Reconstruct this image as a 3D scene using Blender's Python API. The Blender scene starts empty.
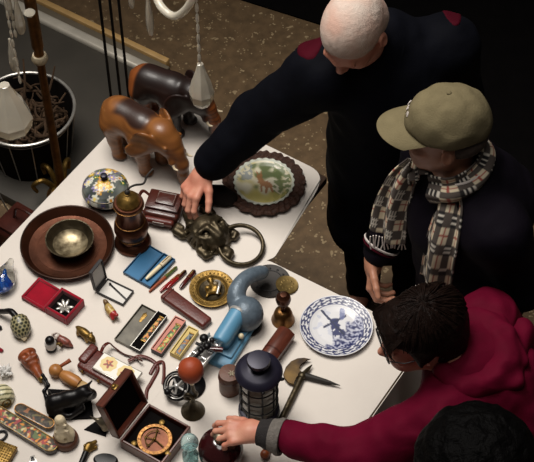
import bpy, bmesh, math, random
import numpy as np
from mathutils import Vector, Matrix, Euler, noise as mnoise
random.seed(7); rng = np.random.default_rng(7)
SC = bpy.context.scene; COL = SC.collection
PI = math.pi; R = math.radians
# ---------------------------------------------------------------- camera model (534 x 462)
F = 1500.0; EL = R(52); DIST = 4.85; TZ = 0.75
CAM = np.array((0, -DIST*math.cos(EL), TZ + DIST*math.sin(EL)))
FW = np.array((0, math.cos(EL), -math.sin(EL))); UPV = np.array((0, math.sin(EL), math.cos(EL))); RT = np.array((1.0, 0, 0))
def ray(px, py): return FW + RT*((px-267)/F) - UPV*((py-231)/F)
def P(px, py, z=TZ):
    d = ray(px, py); return Vector(CAM + d*((z-CAM[2])/d[2]))
def PY(px, py, Y):
    d = ray(px, py); return Vector(CAM + d*((Y-CAM[1])/d[1]))
TA = R(33); U2 = Vector((math.cos(TA), -math.sin(TA), 0)); V2 = Vector((math.sin(TA), math.cos(TA), 0))
def UV(u, v, z=0.0): return U2*u + V2*v + Vector((0, 0, z))
def ang(a, b, z=TZ):
    d = P(*b, z) - P(*a, z); return math.atan2(d.y, d.x)
def plen(a, b, z=TZ): return (P(*b, z) - P(*a, z)).length
# ---------------------------------------------------------------- materials
def lin(c): return tuple(((x/255.0)/12.92 if x/255.0 <= .04045 else ((x/255.0+.055)/1.055)**2.4) for x in c)
MATS = {}
def mat(name, rgb, rough=.5, metal=0.0, var=.25, vscale=14.0, bump=0.0, bscale=60.0, rgb2=None, trans=0.0, ior=1.45, coat=0.0, sheen=0.0, stretch=None, spec=.5, alpha=None):
    m = bpy.data.materials.new(name); m.use_nodes = True; nt = m.node_tree; b = nt.nodes['Principled BSDF']
    b.inputs['Roughness'].default_value = rough; b.inputs['Metallic'].default_value = metal
    b.inputs['IOR'].default_value = ior; b.inputs['Transmission Weight'].default_value = trans
    b.inputs['Coat Weight'].default_value = coat; b.inputs['Sheen Weight'].default_value = sheen
    b.inputs['Specular IOR Level'].default_value = spec
    c1 = lin(rgb); c2 = lin(rgb2) if rgb2 else tuple(x*(1-var) for x in c1)
    tc = nt.nodes.new('ShaderNodeTexCoord'); src = tc.outputs['Object']
    if stretch:
        mp = nt.nodes.new('ShaderNodeMapping'); mp.inputs['Scale'].default_value = stretch
        nt.links.new(src, mp.inputs['Vector']); src = mp.outputs['Vector']
    n = nt.nodes.new('ShaderNodeTexNoise'); n.inputs['Scale'].default_value = vscale; n.inputs['Detail'].default_value = 4
    nt.links.new(src, n.inputs['Vector'])
    rp = nt.nodes.new('ShaderNodeValToRGB'); rp.color_ramp.elements[0].position = .35; rp.color_ramp.elements[1].position = .68
    rp.color_ramp.elements[0].color = (*c2, 1); rp.color_ramp.elements[1].color = (*c1, 1)
    nt.links.new(n.outputs['Fac'], rp.inputs['Fac']); nt.links.new(rp.outputs['Color'], b.inputs['Base Color'])
    if bump:
        n2 = nt.nodes.new('ShaderNodeTexNoise'); n2.inputs['Scale'].default_value = bscale; n2.inputs['Detail'].default_value = 5
        nt.links.new(src, n2.inputs['Vector'])
        bp = nt.nodes.new('ShaderNodeBump'); bp.inputs['Strength'].default_value = bump; bp.inputs['Distance'].default_value = .01
        nt.links.new(n2.outputs['Fac'], bp.inputs['Height']); nt.links.new(bp.outputs['Normal'], b.inputs['Normal'])
    MATS[name] = m; return m
def pmat(name, rough=.4, metal=0.0, coat=0.0, bump=0.0, bscale=120.0):
    """a material that reads the painted pattern of its mesh"""
    m = bpy.data.materials.new(name); m.use_nodes = True; nt = m.node_tree; b = nt.nodes['Principled BSDF']
    b.inputs['Roughness'].default_value = rough; b.inputs['Metallic'].default_value = metal; b.inputs['Coat Weight'].default_value = coat
    a = nt.nodes.new('ShaderNodeAttribute'); a.attribute_name = 'Col'; nt.links.new(a.outputs['Color'], b.inputs['Base Color'])
    if bump:
        tc = nt.nodes.new('ShaderNodeTexCoord'); n2 = nt.nodes.new('ShaderNodeTexNoise'); n2.inputs['Scale'].default_value = bscale
        nt.links.new(tc.outputs['Object'], n2.inputs['Vector'])
        bp = nt.nodes.new('ShaderNodeBump'); bp.inputs['Strength'].default_value = bump; bp.inputs['Distance'].default_value = .005
        nt.links.new(n2.outputs['Fac'], bp.inputs['Height']); nt.links.new(bp.outputs['Normal'], b.inputs['Normal'])
    MATS[name] = m; return m
def paint(o, fn):
    """fn(points Nx3) -> Nx3 of 0..255 colours"""
    me = o.data; n = len(me.vertices); co = np.empty(n*3); me.vertices.foreach_get('co', co)
    c = np.asarray(fn(co.reshape(-1, 3)), dtype=float)/255.0
    c = np.where(c <= .04045, c/12.92, ((np.maximum(c, 0)+.055)/1.055)**2.4)
    a = me.color_attributes.new('Col', 'FLOAT_COLOR', 'POINT')
    a.data.foreach_set('color', np.concatenate([c, np.ones((n, 1))], 1).ravel())
def nz(p, s, seed=0.0):
    return np.array([mnoise.noise(Vector((float(q[0])*s+seed, float(q[1])*s-seed, float(q[2])*s+seed*.3))) for q in p])
def mixc(a, b, t):
    t = np.clip(np.asarray(t, float), 0, 1)[:, None]; return np.asarray(a, float)*(1-t) + np.asarray(b, float)*t
# ---------------------------------------------------------------- mesh builder
def rotm(r): return Euler(r).to_matrix().to_4x4()
def TR(loc=(0, 0, 0), rot=(0, 0, 0)): return Matrix.Translation(loc) @ rotm(rot)
class MB:
    def __init__(s): s.bm = bmesh.new()
    def raw(s, vs, fs, M=None):
        v = [s.bm.verts.new(M @ Vector(p) if M else Vector(p)) for p in vs]
        for f in fs:
            try: s.bm.faces.new([v[i] for i in f])
            except ValueError: pass
        return s
    def _merge(s, b2, M=None):
        b2.verts.ensure_lookup_table(); b2.verts.index_update()
        s.raw([v.co.copy() for v in b2.verts], [[v.index for v in f.verts] for f in b2.faces], M); b2.free(); return s
    def box(s, c, size, rot=(0, 0, 0), bev=0.0, seg=2, M=None, taper=None):
        b2 = bmesh.new(); bmesh.ops.create_cube(b2, size=1)
        for v in b2.verts:
            v.co = Vector((v.co.x*size[0], v.co.y*size[1], v.co.z*size[2]))
            if taper and v.co.x > 0: v.co.y *= taper
        if bev: bmesh.ops.bevel(b2, geom=b2.edges[:], offset=bev, segments=seg, affect='EDGES', profile=.5)
        m = TR(c, rot)
        return s._merge(b2, M @ m if M else m)
    def prism(s, poly, z0, z1, bev=0.0, seg=2, M=None):
        b2 = bmesh.new(); n = len(poly)
        if sum(poly[i][0]*poly[(i+1) % n][1]-poly[(i+1) % n][0]*poly[i][1] for i in range(n)) < 0: poly = poly[::-1]
        lo = [b2.verts.new((x, y, z0)) for x, y in poly]; hi = [b2.verts.new((x, y, z1)) for x, y in poly]
        b2.faces.new(lo[::-1]); top = b2.faces.new(hi)
        for i in range(n): b2.faces.new((lo[i], lo[(i+1) % n], hi[(i+1) % n], hi[i]))
        if bev:
            es = list({e for f in (top,) for e in f.edges}) + list({e for f in b2.faces for e in f.edges if all(abs(v.co.z-z0) < 1e-6 for v in e.verts)})
            bmesh.ops.bevel(b2, geom=es, offset=bev, segments=seg, affect='EDGES', profile=.5)
        return s._merge(b2, M)
    def tray(s, x0, x1, y0, y1, z0, z1, w, M=None, floor=None):
        fl = floor or w
        s.box(((x0+x1)/2, (y0+y1)/2, z0+fl/2), (x1-x0, y1-y0, fl), M=M, bev=min(w, fl)*.3, seg=1)
        for (a, b, c, d) in ((x0, x1, y0, y0+w), (x0, x1, y1-w, y1), (x0, x0+w, y0+w*.9, y1-w*.9), (x1-w, x1, y0+w*.9, y1-w*.9)):
            s.box(((a+b)/2, (c+d)/2, (z0+z1)/2), (b-a, d-c, z1-z0), M=M, bev=w*.25, seg=1)
        return s
    def frame(s, x0, x1, y0, y1, z0, z1, w, M=None):
        for (a, b, c, d) in ((x0, x1, y0, y0+w), (x0, x1, y1-w, y1), (x0, x0+w, y0+w*.9, y1-w*.9), (x1-w, x1, y0+w*.9, y1-w*.9)):
            s.box(((a+b)/2, (c+d)/2, (z0+z1)/2), (b-a, d-c, z1-z0), M=M)
        return s
    def lathe(s, prof, n=36, M=None, wob=None):
        vs = []; fs = []; rings = []
        for (r, z) in prof:
            if r < 1e-6: rings.append([len(vs)]); vs.append((0, 0, z))
            else:
                st = len(vs); rings.append(list(range(st, st+n)))
                for i in range(n):
                    a = 2*PI*i/n; rr, zz = (r, z) if wob is None else wob(r, z, a)
                    vs.append((rr*math.cos(a), rr*math.sin(a), zz))
        for A, B in zip(rings, rings[1:]):
            if len(A) == 1 and len(B) == 1: continue
            for i in range(n):
                j = (i+1) % n
                if len(A) == 1: fs.append((A[0], B[j], B[i]))
                elif len(B) == 1: fs.append((A[i], A[j], B[0]))
                else: fs.append((A[i], A[j], B[j], B[i]))
        return s.raw(vs, fs, M)
    def tube(s, pts, r, n=10, closed=False, M=None, flat=None):
        pts = [Vector(p) for p in pts]; m = len(pts); rs = r if isinstance(r, (list, tuple)) else [r]*m
        vs = []; fs = []; prev = None
        for i, p in enumerate(pts):
            a = pts[i-1] if (i > 0 or closed) else p; b = pts[(i+1) % m] if (i < m-1 or closed) else p
            t = (b-a).normalized() if (b-a).length > 1e-9 else Vector((0, 0, 1))
            if prev is None:
                ref = Vector((0, 0, 1)) if abs(t.z) < .9 else Vector((1, 0, 0))
                x = t.cross(ref).normalized()
            else:
                x = (prev - t*prev.dot(t)).normalized()
            prev = x; y = t.cross(x)
            fx, fy = flat if flat else (1, 1)
            for k in range(n):
                q = 2*PI*k/n; vs.append(p + x*(math.cos(q)*rs[i]*fx) + y*(math.sin(q)*rs[i]*fy))
        for i in range(m if closed else m-1):
            for k in range(n):
                a = i*n+k; b = i*n+(k+1) % n; c = ((i+1) % m)*n+(k+1) % n; d = ((i+1) % m)*n+k
                fs.append((a, b, c, d))
        if not closed:
            fs.append(tuple(range(n))[::-1]); fs.append(tuple(range((m-1)*n, m*n)))
        return s.raw(vs, fs, M)
    def ring(s, c, rad, r, n=36, k=8, M=None, arc=(0, 2*PI)):
        full = abs(arc[1]-arc[0]-2*PI) < 1e-6; c = Vector(c)
        pts = [c+Vector((rad*math.cos(a), rad*math.sin(a), 0)) for a in [arc[0]+(arc[1]-arc[0])*i/(n if full else n-1) for i in range(n)]]
        return s.tube(pts, r, k, closed=full, M=M)
    def ball(s, c, r, n=20, M=None, rot=(0, 0, 0)):
        r = (r, r, r) if not isinstance(r, (tuple, list)) else r
        b2 = bmesh.new(); bmesh.ops.create_uvsphere(b2, u_segments=n, v_segments=max(6, n*2//3), radius=1)
        for v in b2.verts: v.co = Vector((v.co.x*r[0], v.co.y*r[1], v.co.z*r[2]))
        m = TR(c, rot); return s._merge(b2, M @ m if M else m)
    def net(s, VF, M=None): return s.raw([tuple(v) for v in VF[0]], [tuple(f) for f in VF[1]], M)
    def grid(s, fn, nu, nv, thick=0.0):
        """open sheet fn(i/nu, j/nv) -> point; thick gives it a back face"""
        vs = [Vector(fn(i/nu, j/nv)) for i in range(nu+1) for j in range(nv+1)]
        fs = [(i*(nv+1)+j, (i+1)*(nv+1)+j, (i+1)*(nv+1)+j+1, i*(nv+1)+j+1) for i in range(nu) for j in range(nv)]
        b2 = bmesh.new(); bv = [b2.verts.new(v) for v in vs]
        for f in fs: b2.faces.new([bv[i] for i in f])
        b2.normal_update()
        if thick: bmesh.ops.solidify(b2, geom=b2.faces[:], thickness=thick)
        return s._merge(b2)
    def build(s, name, m, parent=None, smooth=40, loc=None):
        bmesh.ops.recalc_face_normals(s.bm, faces=s.bm.faces[:])
        me = bpy.data.meshes.new(name); s.bm.to_mesh(me); s.bm.free()
        return finish(name, me, m, parent, smooth, loc)
def finish(name, me, m, parent=None, smooth=40, loc=None):
    if smooth:
        me.polygons.foreach_set('use_smooth', [True]*len(me.polygons))
        if smooth < 180: me.set_sharp_from_angle(angle=R(smooth))
    o = bpy.data.objects.new(name, me); COL.objects.link(o)
    if m: me.materials.append(MATS[m] if isinstance(m, str) else m)
    if parent: o.parent = parent
    if loc is not None: o.location = loc
    return o
def tag(o, label=None, cat=None, group=None, kind=None):
    if label: o['label'] = label
    if cat: o['category'] = cat
    if group: o['group'] = group
    if kind: o['kind'] = kind
    return o
def thing(name, label, cat, loc, rz=0.0, group=None):
    o = bpy.data.objects.new(name, None); COL.objects.link(o); o.empty_display_size = .02
    o.location = loc; o.rotation_euler = (0, 0, rz); return tag(o, label, cat, group)
def on(name, label, cat, px, py, ax=None, z=TZ, group=None):
    return thing(name, label, cat, P(px, py, z), ang(ax[0], ax[1], z) if ax else 0.0, group)
# ---------------------------------------------------------------- signed distance modelling
def C(a, b, ra, rb=None, k=.01, op='u'): return ('c', np.array(a, float), np.array(b, float), ra, ra if rb is None else rb, k, op)
def E(c, r, rot=None, k=.01, op='u'):
    return ('e', np.array(c, float), np.array(r if isinstance(r, (tuple, list)) else (r, r, r), float), None if rot is None else np.array(rot if isinstance(rot, Matrix) else Euler(rot).to_matrix()), k, op)
def Bx(c, h, rad=.004, rot=None, k=.005, op='u'): return ('b', np.array(c, float), np.array(h, float), rad, None if rot is None else np.array(Euler(rot).to_matrix()), k, op)
def Fn(fn, k=.004, op='s'): return ('f', fn, k, op)
def tube_p(pts, rs, k=.008, op='u'):
    return [C(pts[i], pts[i+1], rs[i] if isinstance(rs, (list, tuple)) else rs, rs[i+1] if isinstance(rs, (list, tuple)) else rs, k, op) for i in range(len(pts)-1)]
def bound(p):
    if p[0] == 'c':
        r = max(p[3], p[4]); return np.minimum(p[1], p[2])-r, np.maximum(p[1], p[2])+r
    if p[0] == 'e':
        r = p[2].max(); return p[1]-r, p[1]+r
    if p[0] == 'b':
        r = np.linalg.norm(p[2]); return p[1]-r, p[1]+r
    return None
def dist(p, X, Y, Z):
    if p[0] == 'c':
        a, b = p[1], p[2]; d = b-a; L = float(d @ d)+1e-12
        t = np.clip(((X-a[0])*d[0]+(Y-a[1])*d[1]+(Z-a[2])*d[2])/L, 0, 1)
        return np.sqrt((X-a[0]-t*d[0])**2+(Y-a[1]-t*d[1])**2+(Z-a[2]-t*d[2])**2)-(p[3]+(p[4]-p[3])*t)
    if p[0] in 'eb':
        x, y, z = X-p[1][0], Y-p[1][1], Z-p[1][2]; M = p[3] if p[0] == 'e' else p[4]
        if M is not None:
            x, y, z = (x*M[0, 0]+y*M[1, 0]+z*M[2, 0], x*M[0, 1]+y*M[1, 1]+z*M[2, 1], x*M[0, 2]+y*M[1, 2]+z*M[2, 2])
        r = p[2]
        if p[0] == 'e':
            k0 = np.sqrt((x/r[0])**2+(y/r[1])**2+(z/r[2])**2); k1 = np.sqrt((x/r[0]**2)**2+(y/r[1]**2)**2+(z/r[2]**2)**2)
            return k0*(k0-1)/np.maximum(k1, 1e-9)
        q = [np.abs(x)-r[0]+p[3], np.abs(y)-r[1]+p[3], np.abs(z)-r[2]+p[3]]
        return np.sqrt(sum(np.maximum(a, 0)**2 for a in q))+np.minimum(np.maximum(q[0], np.maximum(q[1], q[2])), 0)-p[3]
    return p[1](X, Y, Z)
def axis(lo, hi, step, dense=()):
    """grid line positions, finer inside the (a, b, step) ranges"""
    xs = [lo]
    while xs[-1] < hi:
        x = xs[-1]; st = step
        for a, b, s2 in dense:
            if a-s2 <= x < b: st = min(st, s2)
            elif x < a and x+st > a: st = min(st, max(a-x, s2))
        xs.append(x+st)
    return np.array(xs)
def sdf(prims, step, grid=None, cut=None):
    """smooth union / subtraction of primitives, polygonised with surface nets"""
    if grid is None:
        bs = [bound(p) for p in prims if p[0] != 'f' and p[-1] == 'u']
        lo = np.min([b[0] for b in bs], 0)-step*3; hi = np.max([b[1] for b in bs], 0)+step*3
        grid = [axis(lo[i], hi[i], step) for i in range(3)]
    xs, ys, zs = grid
    D = np.full((len(xs), len(ys), len(zs)), 9.0)
    for p in prims:
        k = max(p[-2], 1e-5); b = bound(p)
        if b is None: sl = (slice(None),)*3
        else:
            g = k+step*3; sl = tuple(slice(max(0, np.searchsorted(a, b[0][i]-g)-1), np.searchsorted(a, b[1][i]+g)+1) for i, a in enumerate(grid))
        X = xs[sl[0]][:, None, None]; Y = ys[sl[1]][None, :, None]; Z = zs[sl[2]][None, None, :]
        d = dist(p, X, Y, Z); d0 = D[sl]
        if p[-1] == 'u':
            h = np.maximum(k-np.abs(d0-d), 0)/k; D[sl] = np.minimum(d0, d)-h*h*k*.25
        else:
            h = np.maximum(k-np.abs(d0+d), 0)/k; D[sl] = np.maximum(d0, -d)+h*h*k*.25
    if cut is not None:
        D = np.maximum(D, cut(xs[:, None, None], ys[None, :, None], zs[None, None, :]))
    for ax_ in range(3):
        ix = [slice(None)]*3
        for e in (0, -1):
            ix[ax_] = e; D[tuple(ix)] = np.maximum(D[tuple(ix)], 1e-4)
    s = D < 0; nx, ny, nz_ = D.shape
    c = sum(s[i:nx-1+i, j:ny-1+j, k:nz_-1+k].astype(np.int8) for i in (0, 1) for j in (0, 1) for k in (0, 1))
    act = (c > 0) & (c < 8); I, J, K = np.nonzero(act); idx = np.full(act.shape, -1, np.int64); idx[act] = np.arange(len(I))
    acc = np.zeros((len(I), 3)); cnt = np.zeros(len(I))
    for ax_ in range(3):
        o1, o2 = [q for q in range(3) if q != ax_]
        for u in (0, 1):
            for v in (0, 1):
                o = [0, 0, 0]; o[o1] = u; o[o2] = v; o_ = list(o); o_[ax_] = 1
                da = D[I+o[0], J+o[1], K+o[2]]; db = D[I+o_[0], J+o_[1], K+o_[2]]; m = (da < 0) != (db < 0)
                t = np.where(m, da/np.where(m, da-db, 1), 0)
                pa = np.stack([xs[I+o[0]], ys[J+o[1]], zs[K+o[2]]], 1); pb = np.stack([xs[I+o_[0]], ys[J+o_[1]], zs[K+o_[2]]], 1)
                acc[m] += (pa+t[:, None]*(pb-pa))[m]; cnt[m] += 1
    V = acc/cnt[:, None]; faces = []
    for ax_ in range(3):
        sa = [slice(1, -1)]*3; sb = [slice(1, -1)]*3; sa[ax_] = slice(0, -1); sb[ax_] = slice(1, None)
        A = s[tuple(sa)]; m = A != s[tuple(sb)]; q = np.array(np.nonzero(m)).T
        if not len(q): continue
        fl = A[m]; of = np.ones(3, int); of[ax_] = 0; q = q+of; o1, o2 = (ax_+1) % 3, (ax_+2) % 3
        def at(u, v):
            w = q.copy(); w[:, o1] -= u; w[:, o2] -= v; return idx[w[:, 0], w[:, 1], w[:, 2]]
        f = np.stack([at(1, 1), at(0, 1), at(0, 0), at(1, 0)], 1)
        f[~fl] = f[~fl][:, ::-1]; faces.append(f)
    return V, np.concatenate(faces)
FLOORCUT = False
def sdf_obj(name, prims, step, m, parent=None, grid=None, cut=None, off=None, smooth=180, disp=None):
    if cut is None and FLOORCUT and parent is not None: cut = lambda X, Y, Z: .0004-Z+0*X+0*Y
    V, Fc = sdf(prims, step, grid, cut)
    if disp: V = disp(V)
    if off is not None: V = V-np.array(off)
    me = bpy.data.meshes.new(name); me.from_pydata(V.tolist(), [], Fc.tolist()); me.validate(); me.update()
    return finish(name, me, m, parent, smooth)
def arc3(pts, n=24):
    """smooth curve (Catmull-Rom) through points"""
    p = [Vector(q) for q in pts]; p = [p[0]*2-p[1]]+p+[p[-1]*2-p[-2]]; out = []
    m = len(p)-3
    for i in range(m):
        for t in [j/n for j in range(n)]:
            a, b, c, d = p[i:i+4]
            out.append(.5*((2*b)+(c-a)*t+(2*a-5*b+4*c-d)*t*t+(3*b-a-3*c+d)*t**3))
    return out+[p[-2]]
# ---------------------------------------------------------------- materials used
mat('cloth_white', (214, 206, 197), .9, var=.06, vscale=5, bump=.55, bscale=6)
mat('table_wood', (60, 42, 30), .6)
mat('black_iron', (24, 23, 24), .45, .4)
mat('brass_old', (140, 100, 58), .38, .9, var=.5, vscale=30, bump=.15, bscale=80)
mat('brass_bright', (142, 112, 56), .42, .75, var=.5, vscale=50, bump=.15, bscale=90)
mat('bronze_dark', (82, 72, 54), .42, .75, var=.5, vscale=30, bump=.25, bscale=60)
mat('copper_dark', (92, 54, 37), .33, .75, var=.45, vscale=12, bump=.06, bscale=40)
mat('copper_rim', (66, 46, 36), .4, .6)
mat('silver', (206, 202, 194), .32, .65, var=.25, vscale=40)
mat('chrome', (222, 220, 216), .28, .6, var=.1)
mat('pewter', (128, 118, 100), .4, .8, var=.4, vscale=26)
mat('glass', (240, 240, 235), .03, trans=1.0, ior=1.5, var=0)
mat('glass_milky', (246, 238, 220), .08, trans=.5, ior=1.4, var=.06, coat=.6)
mat('leather_red', (92, 38, 30), .38, var=.3, vscale=30, bump=.12, bscale=160)
mat('leather_brown', (74, 34, 26), .3, var=.35, vscale=24, bump=.12, bscale=120, coat=.3)
mat('leather_tan', (96, 58, 40), .5, var=.3, vscale=30, bump=.15, bscale=150)
mat('velvet_red', (150, 8, 34), .8, var=.35, vscale=20, sheen=.4, spec=.08)
mat('satin_blue', (34, 104, 148), .5, var=.2, vscale=9)
mat('blue_shell', (40, 84, 118), .5)
mat('enamel_blue', (88, 142, 174), .42, var=.12, vscale=12)
mat('hammer_grey', (98, 112, 124), .42, .2, var=.25, vscale=60, bump=.15, bscale=140)
mat('black_gloss', (16, 14, 15), .36, var=.2, spec=.3)
mat('black_matte', (14, 13, 14), .8, spec=.08)
mat('mahogany', (92, 44, 30), .38, var=.4, vscale=16, stretch=(1, 6, 6), coat=.2)
mat('black_velvet', (12, 9, 9), .9, spec=.08)
mat('ivory', (222, 208, 180), .5, var=.3, vscale=40, rgb2=(196, 178, 144), bump=.2, bscale=120)
mat('wood_light', (176, 118, 62), .4, var=.35, vscale=18, stretch=(1, 5, 5))
mat('wood_red', (150, 76, 40), .4, var=.45, vscale=30, bump=.2, bscale=90)
mat('rubber_orange', (160, 66, 32), .55, var=.2, vscale=20, bump=.08, bscale=150)
mat('wicker', (72, 42, 28), .65, var=.45, vscale=60, bump=.6, bscale=160)
mat('cream_enamel', (226, 212, 176), .3, var=.12)
mat('lantern_blue', (40, 38, 54), .38, .3, var=.3, vscale=20)
mat('pane_grey', (160, 158, 148), .15, trans=.25, ior=1.3, var=.3, vscale=14, spec=.6)
mat('bottle_teal', (214, 240, 240), .04, trans=.85, ior=1.25, var=.04)
mat('glaze_maroon', (52, 16, 18), .14, var=.35, vscale=12, coat=.8)
mat('white_satin', (214, 210, 204), .7, var=.06)
mat('card_black', (38, 36, 38), .5)
mat('card_pink', (196, 126, 110), .55, var=.12)
mat('card_yellow', (206, 180, 106), .55, var=.12)
mat('steel_dark', (52, 48, 45), .6, .35, var=.4, vscale=24)
mat('root_brown', (84, 62, 42), .85, var=.5, vscale=25, bump=.4)
mat('platform_grey', (74, 69, 61), .65, var=.2, vscale=6)
mat('trim_silver', (222, 214, 198), .4, .2, var=.25, vscale=9)
mat('trim_gold', (208, 168, 108), .5, var=.2)
mat('trim_taupe', (112, 102, 86), .6, var=.15)
mat('dark_cloth', (30, 26, 24), .8, var=.3, vscale=9, bump=.3, bscale=14, spec=.08)
mat('mat_black', (9, 7, 7), .9, var=.3, spec=.08)
pmat('painted_glaze', .38, coat=.08); pmat('painted_matte', .6); pmat('painted_wood', .42, coat=.1, bump=.05); pmat('painted_metal', .3, .5)
# terrazzo floor
fm = mat('terrazzo', (112, 90, 64), .45, var=.35, vscale=22)
nt = fm.node_tree; b = nt.nodes['Principled BSDF']
tc = nt.nodes.new('ShaderNodeTexCoord'); vo = nt.nodes.new('ShaderNodeTexVoronoi'); vo.inputs['Scale'].default_value = 75; vo.inputs['Randomness'].default_value = 1
nt.links.new(tc.outputs['Object'], vo.inputs['Vector'])
no = nt.nodes.new('ShaderNodeTexNoise'); no.inputs['Scale'].default_value = 26; nt.links.new(tc.outputs['Object'], no.inputs['Vector'])
def math_(op, a, bb=None, v=None):
    n = nt.nodes.new('ShaderNodeMath'); n.operation = op; nt.links.new(a, n.inputs[0])
    if bb is not None: nt.links.new(bb, n.inputs[1])
    if v is not None: n.inputs[1].default_value = v
    return n.outputs[0]
chip = math_('LESS_THAN', vo.outputs['Distance'], math_('MULTIPLY', math_('MAXIMUM', math_('SUBTRACT', no.outputs['Fac'], v=.48), v=0), v=2.4))
mx = nt.nodes.new('ShaderNodeMix'); mx.data_type = 'RGBA'; old = b.inputs['Base Color'].links[0].from_socket
nt.links.new(chip, mx.inputs['Factor']); nt.links.new(old, mx.inputs[6]); mx.inputs[7].default_value = (*lin((156, 136, 104)), 1)
nt.links.new(mx.outputs[2], b.inputs['Base Color'])
# ---------------------------------------------------------------- the setting
fl = MB(); fl.box((0, .6, -.03), (7, 7, .06)); o = fl.build('floor', 'terrazzo', smooth=0); tag(o, kind='structure')
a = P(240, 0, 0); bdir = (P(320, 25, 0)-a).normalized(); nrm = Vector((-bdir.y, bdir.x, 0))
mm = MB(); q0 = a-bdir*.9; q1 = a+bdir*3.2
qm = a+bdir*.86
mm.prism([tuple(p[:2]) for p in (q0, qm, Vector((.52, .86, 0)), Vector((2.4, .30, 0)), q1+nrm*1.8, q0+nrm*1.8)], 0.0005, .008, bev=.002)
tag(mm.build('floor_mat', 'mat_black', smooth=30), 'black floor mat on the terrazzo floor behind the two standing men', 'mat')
# tables
def table(u0, u1, v0, v1, label):
    c = UV((u0+u1)/2, (v0+v1)/2); t = thing('folding_table', label, 'table', c, -TA, None)
    a_, b_ = (u1-u0)/2, (v1-v0)/2
    m = MB(); m.box((0, 0, .7305), (2*a_, 2*b_, .033), bev=.004); m.build('tabletop', 'table_wood', t)
    m = MB(); 
    m.box((0, 0, .695), (2*a_-.34, 2*b_-.36, .04), bev=.003); m.build('apron', 'table_wood', t)
    for sx in (-1, 1):
        for sy in (-1, 1):
            m = MB(); m.box((sx*(a_-.19), sy*(b_-.20), .3475), (.04, .04, .695), bev=.004); m.build('leg', 'table_wood', t)
    return t
table(-.675, .043, -1.35, .303, 'long dark wooden table under the white cloth at left, carrying the elephants and copper tray')
table(.072, .625, -1.35, -.09, 'dark wooden table under the white cloth at right, carrying the blue and white plate')
def rounded(poly, rads, n=6):
    out = []; m = len(poly)
    for i in range(m):
        p = Vector(poly[i]); a_ = Vector(poly[i-1]); b_ = Vector(poly[(i+1) % m]); r = rads[i]
        if r <= 0: out.append(tuple(p)); continue
        s0 = p+(a_-p).normalized()*r; s1 = p+(b_-p).normalized()*r
        for k in range(n+1):
            t = k/n; out.append(tuple(s0*(1-t)**2+p*2*t*(1-t)+s1*t*t))
    return out
c1 = [(-.682, -1.36), (.0645, -1.36), (.0645, -.10), (.078, -.075), (.046, .24), (.02, .309), (-.682, .309)]
m = MB(); m.prism([tuple(UV(*p)[:2]) for p in rounded(c1, [0, 0, 0, .01, .05, .05, .02])], .7472, TZ, bev=.0003, seg=1)
tag(m.build('tablecloth', 'cloth_white', smooth=30), 'white cloth over the left table, under the elephants, copper tray and knives', 'tablecloth')
c2 = [(.058, -1.36), (.632, -1.36), (.632, -.082), (.058, -.097)]
m = MB(); m.prism([tuple(UV(*p)[:2]) for p in rounded(c2, [0, 0, .012, .02])], .7472, TZ-.0003, bev=.0008, seg=1)
def drape(a_, b_):
    v = -.095-a_*1.2; drop = b_*(.20+.03*math.sin(a_*23))
    out = .635+.004+(.012+.014*math.sin(a_*46)+.008*math.sin(a_*19+1))*b_+.03*b_
    return UV(out, v, TZ-.0015-drop)
m.grid(drape, 90, 10, .002)
tag(m.build('tablecloth', 'cloth_white', smooth=30), 'white cloth over the right table, under the windmill plate and axe', 'tablecloth')
# raised platform at the top left
pl = thing('low_platform', 'low dark platform with silver and gold edging on the floor behind the elephants', 'platform', UV(-2.0, .55), -TA)
pu0, pu1, pv0, pv1 = -.9, .97, -.50, .456
m = MB(); m.box(((pu0+pu1)/2, (pv0+.33)/2, .025), (pu1-pu0, .33-pv0, .05), bev=.003); m.build('panel', 'platform_grey', pl)
m = MB(); m.box(((pu0+.9)/2, .3565, .033), (.9-pu0, .052, .066), bev=.014, seg=3); m.build('silver_edge', 'trim_silver', pl)
m = MB(); m.box(((pu0+.88)/2, .405, .02), (.88-pu0, .044, .04), bev=.003); m.build('taupe_band', 'trim_taupe', pl)
m = MB(); m.box(((pu0+.86)/2, .442, .027), (.86-pu0, .028, .054), bev=.005); m.build('gold_edge', 'trim_gold', pl)
PZ = .05
# wire pail full of roots
pc = P(33, 153, PZ); rp_ = .19
pail = thing('metal_pail', 'silver rimmed pail filled with dried roots and twigs at the left edge', 'pail', pc); pail.scale = (1.14, 1.14, 1.1)
m = MB(); m.lathe([(0, .0), (.13, 0), (.165, .235), (.16, .235), (.127, .006), (0, .006)], 44); m.build('pail_body', 'dark_cloth', pail)
m = MB(); m.ring((0, 0, .237), .168, .0055, 56); m.ring((0, 0, .214), .161, .0035, 56); m.build('rim', 'silver', pail)
m = MB()
for k in range(14):
    a_ = 2*PI*k/14; m.tube([(.135*math.cos(a_), .135*math.sin(a_), .004), (.169*math.cos(a_), .169*math.sin(a_), .24)], .002, 6)
m.build('wire_frame', 'silver', pail)
roots = MB()
for k in range(150):
    a_ = rng.uniform(0, 2*PI); r0 = .13*math.sqrt(rng.uniform(0, 1)); h = rng.uniform(.10, .215)
    p = Vector((r0*math.cos(a_), r0*math.sin(a_), h)); d = Vector((rng.normal(), rng.normal(), rng.normal()*.35)).normalized(); pts = [p.copy()]
    for j in range(5):
        d = (d+Vector((rng.normal(), rng.normal(), rng.normal()*.4))*.5).normalized(); p = p+d*.022
        rr = math.hypot(p.x, p.y)
        if rr > .138: p.x *= .138/rr; p.y *= .138/rr
        p.z = min(max(p.z, .03), .25); pts.append(p.copy())
    roots.tube(arc3(pts, 3), [.0065-.0003*j for j in range(len(arc3(pts, 3)))], 6)
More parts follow.
